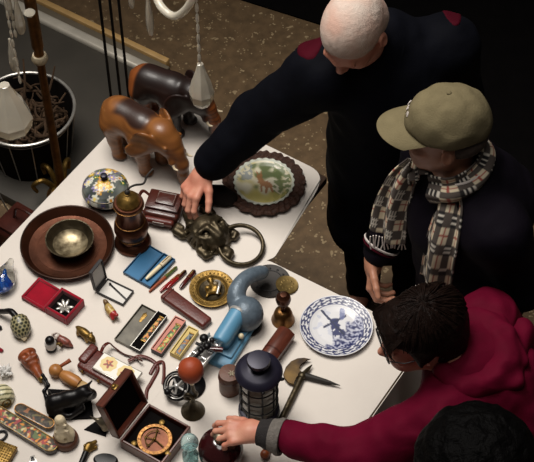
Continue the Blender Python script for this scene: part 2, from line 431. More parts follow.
ro = roots.build('dried_root', 'root_brown', None, loc=pc); ro.scale = (1.14, 1.14, 1.1); tag(ro, 'tangle of dried brown roots heaped inside the pail', 'roots', kind='stuff')
for k, (x0, y0, z0, x1, y1, z1) in enumerate(((.03, -.07, .20, .155, .06, .285), (-.02, .05, .20, -.01, .17, .36), (-.07, .0, .2, -.12, .05, .42), (.05, .06, .2, .11, .16, .33))):
    m = MB(); pts = arc3([(x0, y0, z0), ((x0+x1)/2+.008, (y0+y1)/2-.006, (z0+z1)/2), (x1, y1, z1)], 5); m.tube(pts, [.007-.004*j/len(pts) for j in range(len(pts))], 6)
    lab = ['dry twig poking out of the pail to the right', 'dry twig leaning on the back rim of the pail', 'tall dry twig at the left of the pail', 'short dry twig poking out of the back right of the pail'][k]
    tag(m.build('dry_twig', 'root_brown', None, loc=pc), lab, 'twig', 'twigs in the pail')
# three-rod metal stand
st = thing('metal_stand', 'stand of three thin black metal rods behind the carved elephants', 'stand', P(124, 132, PZ))
for dx, dy in ((-.034, -.01), (.0, .012), (.034, .0)):
    m = MB(); m.tube([(dx, dy, .008), (dx, dy, 1.35)], .0055, 8); m.build('rod', 'black_iron', st)
m = MB(); m.lathe([(0, 0), (.05, 0), (.05, .006), (.02, .012), (0, .012)], 32); m.build('base', 'black_iron', st)
m = MB(); m.ring((0, 0, 1.35), .036, .006); m.build('ring', 'black_iron', st)
# brass floor candelabra with crystal drops
lb = P(63, 196, PZ); LY = lb.y
la = thing('floor_candelabra', 'tall brass floor candelabra hung with crystal drops at the top left', 'candelabra', lb)
def L(p): return Vector(p)-lb
m = MB(); m.lathe([(0, 0), (.06, 0), (.062, .012), (.03, .02), (.02, .05), (.024, .06), (.014, .085), (.017, .10), (.012, .115), (0, .115)], 28); m.build('base', 'brass_old', la)
for k in range(6):
    a_ = 2*PI*k/6+.3; m = MB()
    pts = arc3([(.02*math.cos(a_), .02*math.sin(a_), .05), (.065*math.cos(a_), .065*math.sin(a_), .115), (.105*math.cos(a_), .105*math.sin(a_), .10), (.095*math.cos(a_), .095*math.sin(a_), .06)], 6)
    m.tube(pts, [.012-.005*j/len(pts) for j in range(len(pts))], 8); m.build('leaf_scroll', 'brass_bright', la)
m = MB(); prof = [(0, .11), (.016, .11), (.0165, .30), (.0145, .72), (.0165, .74), (0, .74)]; m.lathe(prof, 20); m.build('fluted_shaft', 'brass_old', la)
m = MB(); m.lathe([(0, .74), (.024, .745), (.03, .76), (.024, .778), (.012, .78), (0, .78)], 24); m.build('cream_collar', 'ivory', la)
m = MB(); m.lathe([(0, .778), (.018, .78), (.016, .80), (.021, .82), (.02, 1.28), (.022, 1.30), (.012, 1.33), (0, 1.34)], 24); m.build('shaft', 'brass_old', la)
def drop(top, ln, w, name='crystal_drop'):
    m = MB(); t = Vector(top); n = 8
    m.lathe([(0, 0), (w*.12, -.02*ln), (w*.2, -.18*ln), (w*.37, -.40*ln), (w*.5, -.66*ln), (w*.46, -.82*ln), (w*.3, -.94*ln), (0, -ln)], n, M=TR(t)); m.build(name, 'glass_milky', la, smooth=15)
def chain(top, ln, n, r):
    m = MB(); t = Vector(top)
    for k in range(n): m.ball(t+Vector((0, 0, -ln*(k+.5)/n)), (r, r*.8, ln/n*.52), 10)
    m.build('bead_chain', 'glass_milky', la)
def arm(pts, r):
    q = arc3(pts, 10); m = MB(); m.tube(q, r, 12); m.build('glass_arm', 'glass_milky', la)
T0 = Vector((0, 0, 1.29))
YD = .30; e1 = L(PY(196, -10, YD)); arm([T0, L(PY(112, -60, LY-.12)), L(PY(148, -22, YD+.16)), L(PY(160, 5, YD+.08)), L(PY(174, 16, YD+.04)), L(PY(187, 8, YD+.01)), e1], .013)
e1 = L(PY(196, -8, YD)); z1 = L(PY(195, 63, YD)).z; chain(e1, e1.z-z1, 7, .0065)
zb = L(PY(195, 106, YD)).z; drop((e1.x+.002, e1.y, z1), z1-zb, .082)
g = L(PY(147, -12, YD+.14)); drop((g.x, g.y, g.z), g.z-L(PY(147, 37, YD+.14)).z, .026)
g = L(PY(130, -14, LY)); drop((g.x, g.y, g.z), g.z-L(PY(130, 9, LY)).z, .022)
Y2 = LY-.12
e2 = L(PY(8, -6, Y2)); arm([T0, L(PY(35, -45, LY-.05)), L(PY(18, -30, Y2)), e2], .012)
chain(e2, e2.z-L(PY(9, 38, Y2)).z, 5, .006); g = L(PY(9, 38, Y2)); drop(g, g.z-L(PY(10, 72, Y2)).z, .034)
g = L(PY(15, -4, Y2)); drop(g, g.z-L(PY(15, 35, Y2)).z, .036)
g = L(PY(3, -22, Y2)); drop(g, g.z-L(PY(3, 17, Y2)).z, .028)
g = L(PY(30, 16, LY-.06)); m = MB(); m.lathe([(0, 0), (.012, .002), (.02, .016), (.018, .018), (0, .012)], 20, M=TR(g)); m.tube([g+Vector((0, 0, .01)), L(PY(34, 14, LY)) ], .004, 6); m.build('drip_pan', 'glass_milky', la)
Y3 = LY-.4
e3 = L(PY(3, -10, Y3)); arm([T0, L(PY(22, -50, LY-.1)), e3], .011)
chain(e3, e3.z-L(PY(4, 84, Y3)).z, 10, .005); g = L(PY(4, 84, Y3)); drop(g, g.z-L(PY(5, 134, Y3)).z, .145)
# dark goods on the floor at the far left
def blob(name, label, cat, px, py, z, prims, m, rz=0, step=.008):
    t = P(px, py, z); o_ = sdf_obj(name, prims, step, m); o_.location = t; o_.rotation_euler = (0, 0, rz); return tag(o_, label, cat)
blob('dark_bag', 'black crumpled cloth bag on the floor at the left edge below the pail', 'bag', -56, 248, 0, [Bx((0, 0, .16), (.17, .13, .16), .06), E((.05, .03, .33), (.10, .08, .05), k=.05), C((-.1, 0, .3), (.1, 0, .36), .03, .02, k=.04)], 'dark_cloth', .4)
lc = thing('leather_bag', 'dark brown leather bag on the floor beside the table edge at far left', 'bag', P(36, 262, 0), -.6)
m = MB(); m.box((0, 0, .11), (.24, .15, .22), bev=.035, seg=4); m.build('bag_body', 'leather_brown', lc)
m = MB(); m.box((0, .0, .222), (.22, .13, .012), bev=.005); m.build('flap', 'leather_brown', lc)
m = MB(); m.tube(arc3([(-.07, 0, .225), (-.04, 0, .30), (.04, 0, .30), (.07, 0, .225)], 8), .006, 8); m.build('handle', 'leather_brown', lc)
m = MB(); m.tube(arc3([(0, 0, 0.004), (-.02, -.02, .15), (-.05, .0, .26), (-.09, .05, .33)], 8), .003, 6)
tag(m.build('bent_wire', 'silver', None, loc=P(14, 222, 0)), 'thin bright bent wire standing among the dark bags at left', 'wire')
FLOORCUT = True
# ---------------------------------------------------------------- carved elephants
def elephant(name, label, px, py, rz, s, fn, tusk):
    t = thing(name, label, 'carving', P(px, py), rz)
    p = [E((-.005, 0, .168), (.100, .056, .062), k=.03), E((-.062, 0, .162), (.054, .052, .060), k=.03), E((.05, 0, .170), (.05, .052, .058), k=.03)]
    for (x, y, xk, xf) in ((-.078, .032, -.086, -.070), (-.066, -.032, -.058, -.050), (.062, .034, .070, .074), (.052, -.034, .056, .062)):
        p += [C((x, y, .14), (xk, y, .075), .036, .022, k=.022), C((xk, y, .075), (xf, y, .014), .021, .019, k=.014), E((xf+.006, y, .011), (.025, .021, .011), k=.010)]
    p += [E((.122, 0, .172), (.052, .046, .052), k=.025), E((.112, 0, .212), (.034, .036, .022), k=.022), E((.156, 0, .150), (.030, .032, .040), k=.022)]
    p += tube_p([(.172, 0, .140), (.188, 0, .095), (.190, 0, .055), (.196, 0, .026), (.212, 0, .016)], [.025, .021, .018, .0155, .012], k=.012)
    for sy in (-1, 1):
        p += [E((.086, sy*.058, .176), (.044, .010, .050), (0, .35, sy*-.40), k=.010), E((.062, sy*.074, .146), (.030, .007, .036), (0, .35, sy*-.55), k=.014)]
        p += [E((.156, sy*.038, .180), (.008, .004, .006), k=.004), C((.164, sy*.022, .132), (.172, sy*.028, .118), .012, .011, k=.006)]
        p += [E((.076, sy*.082, .178), (.026, .013, .032), (0, .35, sy*-.40), k=.02, op='s')]
    p += [C((-.106, 0, .185), (-.122, 0, .12), .008, .005, k=.012), C((-.122, 0, .12), (-.114, .004, .075), .005, .006, k=.006)]
    o = sdf_obj('body', p, .0036, 'painted_wood', t); paint(o, fn)
    for sy in (-1, 1):
        m = MB(); q = arc3([(.170, sy*.026, .124), (.186, sy*.034, .106), (.202, sy*.036, .108)], 6); m.tube(q, [.006-.004*j/len(q) for j in range(len(q))], 8); m.build('tusk', tusk, t)
    t.scale = (s, s, s); return t
def wood1(p):
    n = nz(p, 14); ring = .5+.5*np.sin(p[:, 2]*260+n*7+p[:, 0]*40)
    c = mixc((134, 84, 40), (106, 62, 28), ring*.55)
    band = np.clip((p[:, 2]-.206+.012*n)*120, 0, 1)*np.clip((.085-p[:, 0])*40, 0, 1)*np.clip((p[:, 0]+.055)*50, 0, 1)
    c = mixc(c, (46, 26, 18), band)
    return mixc(c, (70, 40, 22), np.clip((.022-p[:, 2])*80, 0, 1))
def wood2(p):
    n = nz(p, 10, 3.0); c = mixc((26, 15, 12), (44, 22, 17), n+.4)
    org = np.clip((-.068-p[:, 0]+.012*n)*90, 0, 1)+np.clip((p[:, 0]-.175+.01*n)*90, 0, 1)+np.clip((.13+.02*n-p[:, 2])*60, 0, 1)*np.clip((.03-p[:, 0])*40, 0, 1)
    c = mixc(c, (132, 72, 32), org)
    ribs = (p[:, 0] > .175)*(np.sin(p[:, 2]*420) > .72)
    return mixc(c, (70, 36, 20), ribs*.8)
elephant('carved_elephant', 'tan carved wooden elephant with a dark back stripe, in front of the dark elephant', 137, 157, ang((118, 150), (168, 179)), 1.05, wood1, 'ivory')
elephant('carved_elephant', 'dark stained carved wooden elephant behind the tan one, beside the sleeve', 165, 121, ang((140, 112), (205, 136)), 1.02, wood2, 'ivory')
# ---------------------------------------------------------------- flowered sugar bowl
t = on('lidded_bowl', 'round porcelain bowl with a flowered lid on a black foot, beside the tan elephant', 'bowl', 107, 200)
m = MB(); m.lathe([(0, 0), (.05, 0), (.054, .008), (.04, .016), (.045, .022), (0, .022)], 40)
for k in range(4):
    m.ball((.05*math.cos(k*PI/2+.6), .05*math.sin(k*PI/2+.6), .008), (.012, .012, .008), 12)
m.build('foot', 'black_gloss', t)
def flowers(p):
    n = nz(p, 28); c = mixc((128, 132, 126), (58, 64, 62), n+.4)
    rr = np.random.default_rng(5)
    cols = [(214, 210, 196), (196, 158, 50), (84, 76, 116), (50, 92, 52), (208, 200, 186), (206, 150, 44), (150, 140, 178), (214, 214, 200)]
    for k in range(64):
        a = rr.uniform(0, 2*PI); q = rr.uniform(.012, .084); z = None
        cx, cy = q*math.cos(a), q*math.sin(a); r = rr.uniform(.009, .016)
        dx, dy = p[:, 0]-cx, p[:, 1]-cy; d = np.hypot(dx, dy); pet = r*(.78+.22*np.cos(6*np.arctan2(dy, dx)))
        col = cols[k % 8]; c = mixc(c, col, (d < pet)*.95); c = mixc(c, (190, 130, 30) if k % 8 in (0, 4) else (240, 214, 120), d < r*.3)
    return c
def dense(prof, k=6):
    out = []
    for a, b in zip(prof, prof[1:]):
        out += [(a[0]+(b[0]-a[0])*i/k, a[1]+(b[1]-a[1])*i/k) for i in range(k)]
    return out+[prof[-1]]
m = MB(); m.lathe(dense([(0, .018), (.045, .02), (.070, .036), (.078, .052), (.075, .066), (.071, .07), (.066, .066), (0, .062)], 7), 110); o = m.build('bowl_body', 'painted_glaze', t); paint(o, flowers)
m = MB(); m.lathe(dense([(0, .066), (.070, .07), (.073, .073), (.066, .083), (.045, .098), (.018, .106), (0, .107)], 9), 110); o = m.build('lid', 'painted_glaze', t); paint(o, flowers)
m = MB(); m.lathe([(0, .105), (.007, .106), (.007, .112), (.0125, .12), (.010, .128), (0, .131)], 20); m.build('knob', 'lantern_blue', t)
m = MB(); m.ring((0, 0, .0705), .0725, .0018, 60); m.build('rim_band', 'pewter', t)
# ---------------------------------------------------------------- tall copper jug
t = on('coffee_mill', 'tall dark copper coffee mill with brass dome lid and bent wire crank, beside the tray', 'mill', 133, 243); t.scale = (1.1, 1.1, 1.1)
m = MB(); m.lathe([(0, 0), (.052, 0), (.054, .008), (.05, .018), (.036, .026), (.034, .036), (.044, .05), (.050, .072), (.048, .092), (.040, .104), (.042, .108), (.038, .114), (.037, .165), (.042, .175), (.043, .186), (.040, .19), (0, .19)], 44); m.build('body', 'copper_dark', t)
for z in (.050, .108, .178):
    m = MB(); m.ring((0, 0, z), {.05: .0445, .108: .0415, .178: .0425}[z], .0022, 44); m.build('band', 'brass_old', t)
m = MB(); m.lathe([(0, .19), (.034, .19), (.033, .202), (.022, .216), (.008, .222), (.009, .228), (0, .232)], 36); m.build('dome_lid', 'brass_bright', t)
m = MB(); q = arc3([(0, 0, .228), (.006, .006, .244), (.022, .016, .245), (.045, .028, .238), (.055, .045, .252), (.072, .062, .262)], 8); m.tube(q, .0032, 8); m.ball((0, 0, .234), .008, 12); m.build('crank', 'steel_dark', t)
# ---------------------------------------------------------------- leather case with metal frames
t = on('leather_case', 'small glossy maroon leather case with metal clasps under the reaching hand', 'case', 164.5, 214, ((148, 216), (188, 224)))
m = MB(); m.box((0, 0, .026), (.118, .10, .052), bev=.012, seg=3); m.build('body', 'leather_brown', t)
m = MB(); m.box((0, .008, .057), (.112, .078, .012), bev=.005); m.box((.006, .012, .066), (.066, .05, .010), bev=.004); m.build('flap', 'leather_brown', t)
m = MB(); m.box((.0, -.056, .030), (.10, .022, .024), bev=.009, seg=3); m.build('pocket', 'leather_red', t)
def rectwire(m, c, w, h, r, plane='xy'):
    pts = [(-w/2, -h/2), (w/2, -h/2), (w/2, h/2), (-w/2, h/2)]
    m.tube([Vector(c)+(Vector((a, b, 0)) if plane == 'xy' else Vector((a, 0, b))) for a, b in pts], r, 6, closed=True)
m = MB(); rectwire(m, (.006, .012, .0715), .056, .04, .0012); m.build('metal_frame', 'silver', t)
m = MB(); rectwire(m, (.0, -.0676, .030), .036, .013, .0013, 'xz'); m.build('buckle', 'silver', t)
m = MB(); m.tube(arc3([(-.056, .03, .045), (-.078, .03, .06), (-.082, .0, .062), (-.07, -.03, .04), (-.056, -.03, .03)], 6), .0035, 8, flat=(1.6, .6)); m.build('strap', 'leather_brown', t)
blob('cloth_pouch', 'black soft cloth pouch lying between the leather case and the lion knocker', 'pouch', 213, 200, TZ, [E((0, 0, .022), (.058, .036, .023), k=.02), E((.045, -.015, .022), (.035, .03, .022), k=.02), C((-.03, .02, .03), (.03, .01, .042), .016, .012, k=.02), C((-.045, -.01, .02), (.06, -.02, .03), .014, .012, k=.015)], 'dark_cloth', .1, .005)
# ---------------------------------------------------------------- lion door knocker
t = on('door_knocker', 'dark bronze lion mask door knocker with a big ring, lying below the hand', 'knocker', 208, 237, ((190, 216), (236, 256))); t.scale = (1.14, 1.14, 1.2)
p = [E((0, 0, .008), (.074, .060, .012), k=.01), E((.01, 0, .025), (.05, .045, .036), k=.02), E((.038, 0, .034), (.028, .028, .026), k=.014), E((-.01, 0, .045), (.032, .036, .02), k=.014),
     E((.058, 0, .032), (.014, .018, .013), k=.008), C((.018, .012, .062), (.052, .006, .052), .009, .008, k=.008), C((.018, -.012, .062), (.052, -.006, .052), .009, .008, k=.008)]
for sy in (-1, 1):
    p += [C((.012, sy*.012, .062), (.008, sy*.036, .056), .008, .007, k=.007), E((.022, sy*.023, .053), (.013, .011, .009), k=.003, op='s'), E((.022, sy*.023, .050), (.008, .008, .007), k=.003),
          E((.04, sy*.024, .036), (.017, .014, .014), k=.008), C((.062, sy*.004, .022), (.045, sy*.026, .022), .005, .006, k=.004)]
    p += tube_p([(-.045, sy*.055, .014), (-.068, sy*.060, .016), (-.074, sy*.046, .018), (-.062, sy*.042, .02)], [.013, .011, .010, .008], k=.006)
    p += tube_p([(.03, sy*.055, .013), (.055, sy*.056, .014), (.062, sy*.044, .015)], [.012, .010, .008], k=.006)
    for j in range(7):
        a = .5+j*.38; p += [C((.006+.034*math.cos(a), sy*.036*math.sin(a)+sy*.008, .045), (.002+.062*math.cos(a), sy*(.052*math.sin(a)+.006), .018), .008, .006, k=.006)]
p += tube_p([(.07, 0, .012), (.092, .0, .014), (.098, -.012, .015), (.088, -.018, .016)], [.014, .012, .011, .009], k=.006)
p += [C((-.07, 0, .012), (-.09, 0, .012), .02, .012, k=.01)]
p = [x[:-2]+(x[-2], x[-1]) for x in p]
o = sdf_obj('lion_mask', p, .0027, 'bronze_dark', t)
m = MB(); rc = P(241, 251) - t.location; rc.rotate(Euler((0, 0, -t.rotation_euler.z))); rc /= 1.14
m.ring((0, 0, 0), .062, .0062, 60, 12, M=TR((rc.x-.004, rc.y+.004, .02), (.05, .17, 0))); m.build('ring', 'bronze_dark', t)
# ---------------------------------------------------------------- plate with basket rim
t = on('wicker_plate', 'painted deer plate set in a round brown wicker rim at the far corner', 'plate', 264, 186)
def wob(r, z, a):
    if r < .095 or r > .14: return r, z
    s_ = math.sin(a*34+(r-.09)*160); return r+.0015*s_+(.003*math.sin(a*17) if r > .125 else 0), z+.0022*s_*(1 if z > .004 else 0)
m = MB(); m.lathe([(0, .0), (.10, 0), (.128, .006), (.137, .016), (.135, .021), (.130, .022), (.124, .024), (.118, .020), (.112, .022), (.106, .019), (.100, .020), (.095, .017), (.092, .012), (0, .008)], 240, wob=wob); m.build('wicker_rim', 'wicker', t)
def deer(p):
    x, y = p[:, 0], p[:, 1]; r = np.hypot(x, y); n = nz(p, 42); n2 = nz(p, 95, 4)
    c = mixc((222, 216, 192), (196, 184, 128), n*1.4+.2)
    c = mixc(c, (98, 110, 66), np.clip((n+.35*np.sin(x*40+1)+y*6-.32)*3, 0, 1)*(r < .078))
    c = mixc(c, (96, 112, 60), ((x > .028) & (n2 > -.1) & (r < .082))*.8)
    c = mixc(c, (130, 140, 146), ((x < -.035) & (y > .01) & (n2 > 0))*.7)
    c = mixc(c, (210, 196, 108), np.clip((-.03-y+.02*n)*60, 0, 1)*(r < .08)*.8)
    def blobp(cx, cy, a, b_, rot): 
        u = (x-cx)*math.cos(rot)+(y-cy)*math.sin(rot); v = -(x-cx)*math.sin(rot)+(y-cy)*math.cos(rot); return (u/a)**2+(v/b_)**2 < 1
    d = blobp(.004, -.004, .024, .012, -.5)|blobp(-.010, .012, .008, .016, .5)|blobp(-.014, .028, .010, .006, .2)|blobp(.022, -.022, .004, .018, .3)|blobp(.008, -.026, .004, .018, -.2)|blobp(-.008, -.02, .003, .018, .1)|blobp(-.02, .038, .002, .010, .4)|blobp(-.010, .038, .002, .010, -.3)
    c = mixc(c, (158, 98, 52), d*.8)
    return mixc(c, (216, 220, 206), np.clip((r-.082)*300, 0, 1))
def pwob(r, z, a): return (r+.002*math.sin(a*26) if r > .088 else r), z
m = MB(); m.lathe(dense([(0, .0125), (.065, .013), (.086, .018), (.091, .0225), (.0905, .025), (.085, .0215), (.066, .0165), (0, .0155)], 12), 150, wob=pwob); o = m.build('porcelain_plate', 'painted_glaze', t); o.scale = (1.1, 1.1, 1.05); paint(o, deer)
# ---------------------------------------------------------------- copper tray and bowl
t = on('copper_tray', 'large round dark copper tray with raised rim, holding the small metal bowl', 'tray', 68, 247)
m = MB(); m.lathe([(0, .002), (.10, .001), (.125, .004), (.140, .022), (.146, .028), (.1485, .027), (.145, .02), (.13, .0), (0, 0)], 72); m.lathe([(0, 0), (.10, 0), (.10, .002), (0, .002)], 60); m.build('dish', 'copper_dark', t)
m = MB(); m.ring((0, 0, .0275), .1475, .0028, 72); m.build('rolled_rim', 'copper_rim', t)
t = thing('metal_bowl', 'small dark metal bowl with pale worn inside, standing in the copper tray', 'bowl', P(71, 247, TZ+.003), 0)
m = MB(); m.lathe([(0, .0005), (.035, .0), (.052, .010), (.068, .030), (.076, .046), (.0775, .048), (.074, .0475), (.064, .03), (.048, .0135), (.03, .0085), (0, .008)], 60); m.build('bowl_body', 'bronze_dark', t)
m = MB(); m.lathe([(0, .0088), (.03, .0092), (.047, .0145), (.056, .0225), (0, .0225)][:4], 48); m.build('inside', mat('worn_tin', (170, 156, 126), .4, .7, var=.6, vscale=40, rgb2=(84, 72, 52)), t)
# ---------------------------------------------------------------- hinged cases
def hinged(t, L_, Wb, hb, Wl, hl, a, mo, mi, w=.003, hz=None, base='tray', lining=True, mb=None):
    m = MB(); m.tray(-L_/2, L_/2, -Wb, 0, 0, hb, w); m.build(base, mb or mo, t)
    if lining:
        m = MB(); m.box((0, -Wb/2, w+.001), (L_-2*w, Wb-2*w, .002), bev=.0005, seg=1); m.build('lining', mi, t)
    hz = hl if hz is None else hz; M = TR((0, 0.0006, hz), (a, 0, 0))
    m = MB(); m.tray(-L_/2, L_/2, 0, Wl, -hl, 0, w, M=M); ld = m.build('lid', mo, t)
    m = MB(); m.box((0, Wl/2, -hl+w+.001), (L_-2*w, Wl-2*w, .002), M=M, bev=.0005, seg=1); m.build('lid_lining', mi, ld)
    return ld
def mid(a, b): return ((a[0]+b[0])/2, (a[1]+b[1])/2)
def case_at(name, label, cat, h0, h1):
    return on(name, label, cat, *mid(h0, h1), ax=(h0, h1))
# blue pen case
t = case_at('pen_case', 'open blue satin lined pen case beside the copper coffee mill', 'case', (139, 283), (164, 255))
hinged(t, plen((139, 283), (164, 255)), .046, .014, .062, .011, R(3), 'blue_shell', 'satin_blue')
def pen(name, label, a, b, z, r, mats, group=None, clip='brass_bright'):
    A = P(*a, TZ); B = P(*b, TZ); Ln = (B-A).length
    t = thing(name, label, 'pen', A+Vector((0, 0, z)), ang(a, b), group); M = TR((0, 0, 0), (0, PI/2, 0))
    m = MB(); m.lathe([(0, 0), (r*.55, .001), (r*.9, Ln*.12), (r, Ln*.3), (r, Ln*.58), (0, Ln*.58)], 18, M=M); m.build('barrel', mats[0], t)
    m = MB(); m.lathe([(0, Ln*.585), (r*1.12, Ln*.585), (r*1.1, Ln*.95), (r*.6, Ln), (0, Ln)], 18, M=M); m.build('cap', mats[1], t)
    m = MB(); m.lathe([(0, Ln*.578), (r*1.2, Ln*.578), (r*1.2, Ln*.596), (0, Ln*.596)], 18, M=M); m.box((Ln*.8, 0, r*1.25), (Ln*.3, .0022, .0014), bev=.0004, seg=1); m.build('clip', clip, t)
    return t
mat('pen_red', (142, 22, 22), .2, var=.3, coat=.5); mat('pen_marble', (86, 26, 24), .2, var=.6, vscale=60, rgb2=(30, 12, 14), coat=.5); mat('pen_green', (96, 118, 60), .25, var=.5, vscale=60, coat=.4); mat('pen_orange', (150, 72, 38), .35, var=.3)
pen('fountain_pen', 'cream and gold fountain pen lying in the open blue case', (146, 282), (171, 259), .0135, .0075, ('cream_enamel', 'ivory'))
pen('fountain_pen', 'slim orange brown pen with green mottled cap, beside the blue case', (149, 293), (177, 268), .0065, .0052, ('pen_orange', 'pen_green'), 'loose pens beside the blue case')
pen('fountain_pen', 'bright red pen lying second from the blue case', (160, 293), (180, 276), .0075, .006, ('pen_red', 'pen_red'), 'loose pens beside the blue case')
pen('fountain_pen', 'dark red and black pen lying third from the blue case', (167, 290), (186, 272), .0075, .006, ('pen_red', 'pen_marble'), 'loose pens beside the blue case')
pen('fountain_pen', 'thick dark marbled pen at the end of the red leather pouch', (180, 290), (195, 272), .0085, .0072, ('pen_marble', 'pen_marble'), 'loose pens beside the blue case')
# spectacle case
t = on('spectacle_case', 'long reddish brown leather spectacle case beside the brass dish', 'case', 186.5, 311, ((166, 296), (206, 325)))
m = MB(); m.box((0, 0, .0125), (plen((166, 296), (206, 325))+.012, .05, .025), bev=.0085, seg=4, taper=.86); m.build('case_body', 'leather_red', t)
m = MB(); m.box((-.075, 0, .0135), (.003, .0505, .0262), bev=.001, seg=1); m.build('seam', 'leather_brown', t)
# white jewellery box
t = case_at('jewellery_box', 'open dark edged box lined in white satin holding a black bar pin', 'box', (97, 294), (108, 280))
L_ = plen((97, 294), (108, 280)); hinged(t, L_, .098, .012, .088, .012, R(84), 'card_black', 'white_satin', hz=.0125)
pen0 = on('bar_pin', 'slim black bar pin lying in the white lined box', 'pin', 118.5, 292.5, ((110, 285), (127, 301)), z=TZ+.0052)
m = MB(); Lp = plen((110, 284), (126, 300)); m.box((0, 0, .0022), (Lp, .0055, .0044), bev=.0015); m.build('bar', 'black_gloss', pen0)
m = MB(); m.ball((-Lp/2, 0, .0042), (.005, .0042, .0042), 12); m.build('bead', 'black_gloss', pen0)
# red ring box
t = case_at('ring_box', 'open red velvet ring box holding a silver brooch, beside the honeycomb pipe', 'box', (45, 313), (63, 293))
L_ = plen((45, 313), (63, 293)); hinged(t, L_, .088, .034, .092, .016, R(2), 'velvet_red', 'velvet_red', w=.009)
m = MB(); m.box((0, -.045, .0135), (L_-.019, .068, .004), bev=.001, seg=1); m.build('cushion', 'black_velvet', t)
br = on('brooch', 'silver leaf brooch inside the red velvet box', 'brooch', 65, 308, ((45, 313), (63, 293)), z=TZ+.0165); br.scale = (1.35, 1.35, 1.2)
m = MB()
for k, a in enumerate((.2, .9, 1.6, 2.5, 3.3, 4.3, 5.2)):
    m.ball((.011*math.cos(a), .011*math.sin(a), .005), (.0105, .0042, .003), 10, rot=(0, -.25, a))
m.ball((0, 0, .006), .004, 10); m.build('leaf_cluster', 'silver', br)
# compass box
h0, h1 = (121, 448), (150, 411)
t = case_at('compass_box', 'open mahogany box with upright lid holding a brass sundial compass', 'box', h0, h1)
L_ = plen(h0, h1); hinged(t, L_, .148, .046, .146, .030, R(72), 'mahogany', 'black_velvet', w=.008, hz=.048)
m = MB(); m.box((0, -.074, .020), (L_-.018, .130, .014), bev=.003); m.build('cushion', 'black_velvet', t)
m = MB(); M = TR((0, 0.0006, .048), (R(72), 0, 0)); m.box((.0, .147, -.010), (.020, .006, .016), bev=.002, M=M); m.ball((.0, .152, -.014), (.008, .004, .006), 12, M=M); m.build('latch', 'brass_bright', t)
cz = TZ+.0285
t = on('sundial_compass', 'brass sundial compass lying in the open mahogany box', 'compass', 155, 442, h0 and (h0, h1), z=cz)
m = MB(); m.lathe([(0, 0), (.050, 0), (.053, .004), (.053, .014), (.050, .017), (.041, .017), (.040, .010), (0, .009)], 56); m.build('bowl', 'brass_old', t)
m = MB(); m.lathe([(0, .0095), (.039, .0105), (.039, .0115), (0, .0115)], 48)
for k in range(24):
    a = k*PI/12; m.box((.046*math.cos(a), .046*math.sin(a), .0175), (.006, .0012, .0012), rot=(0, 0, a))
m.build('dial', 'copper_dark', t)
m = MB()
for a, l in ((.35, .036), (1.9, .032), (3.0, .034), (4.5, .037)): m.tube([(0, 0, .016), (l*math.cos(a), l*math.sin(a), .018)], .0018, 8)
m.ring((0, 0, .0175), .027, .0016, 40, arc=(0, PI)); m.ball((0, 0, .017), .005, 12); m.build('gnomon', 'brass_bright', t)
for k in range(3):
    a = 2*PI*k/3+.25; m = MB(); m.lathe([(0, .006), (.0085, .006), (.0095, .010), (.0085, .016), (.004, .018), (0, .018)], 18, M=TR((.060*math.cos(a), .060*math.sin(a), 0))); m.tube([(.050*math.cos(a), .050*math.sin(a), .008), (.060*math.cos(a), .060*math.sin(a), .010)], .004, 8); m.build('levelling_screw', 'brass_bright', t)
# ---------------------------------------------------------------- boxed pocket knives
def knife(name, label, c0, c1, z, cols, w=.013, ln=None):
    Ln = (ln or plen(c0, c1)*.8)
    t = on(name, label, 'knife', *mid(c0, c1), ax=(c0, c1), z=z)
    m = MB(); n = 40
    m.prism(rounded([(-Ln/2, -w/2), (Ln/2, -w/2*.8), (Ln/2, w/2*.6), (Ln*.1, w/2*1.05), (-Ln/2, w/2)], [.004]*5, 4), 0, .004, bev=.001, seg=1); m.build('liner', 'steel_dark', t)
    m = MB(); m.grid(lambda a, b_: ((a-.5)*Ln*.94, (b_-.5)*w*.86*(1-.12*a), .0042+.0035*math.sin(PI*b_)**.6*min(1, 8*a+.15, 8*(1-a)+.15)), 60, 14); o = m.build('handle_scale', 'painted_matte', t)
    def fn(p):
        q = nz(p, 90, len(label)); q2 = nz(p, 150, 2.0+len(label)); c = np.tile(np.array(cols[0], float), (len(p), 1))
        c = mixc(c, cols[1], (q > .08)); c = mixc(c, cols[2], (q2 > .16)); return mixc(c, cols[3], (q < -.22))
    paint(o, fn)
    m = MB()
    for sx in (-1, 1): m.box((sx*Ln*.485, 0, .004), (Ln*.05, w*.95, .0085), bev=.002)
    m.build('bolster', 'brass_bright', t); return t
# wide case: grey lid and black tray
h0, h1 = (130.5, 349), (158, 314)
t = case_at('knife_case', 'open knife case, grey marbled lid with gilt emblem and narrow black tray', 'case', h0, h1)
L_ = plen(h0, h1); hinged(t, L_, .036, .020, .058, .012, R(2), mat('marble_grey', (112, 106, 92), .4, var=.45, vscale=22, rgb2=(70, 65, 54), coat=.3), 'marble_grey', w=.0022, lining=False, mb='card_black')
m = MB(); m.box((0, -.018, .012), (L_-.006, .030, .010), bev=.002); m.build('cushion', 'black_velvet', t)
m = MB(); m.frame(-L_/2-.001, L_/2+.001, -.037, -.001, .0202, .0215, .002); m.build('silver_edging', 'silver', t)
m = MB(); m.prism([(.02, .026), (.052, .022), (.056, .03), (.062, .030), (.052, .038), (.02, .034)], .0045, .006, bev=.0004); m.build('gilt_emblem', 'brass_bright', t)
knife('pocket_knife', 'pocket knife with orange and green painted handle in the black tray', (139, 347), (166, 313), TZ+.0175, [(196, 122, 66), (214, 160, 96), (84, 100, 46), (40, 30, 26)], .019, .105)
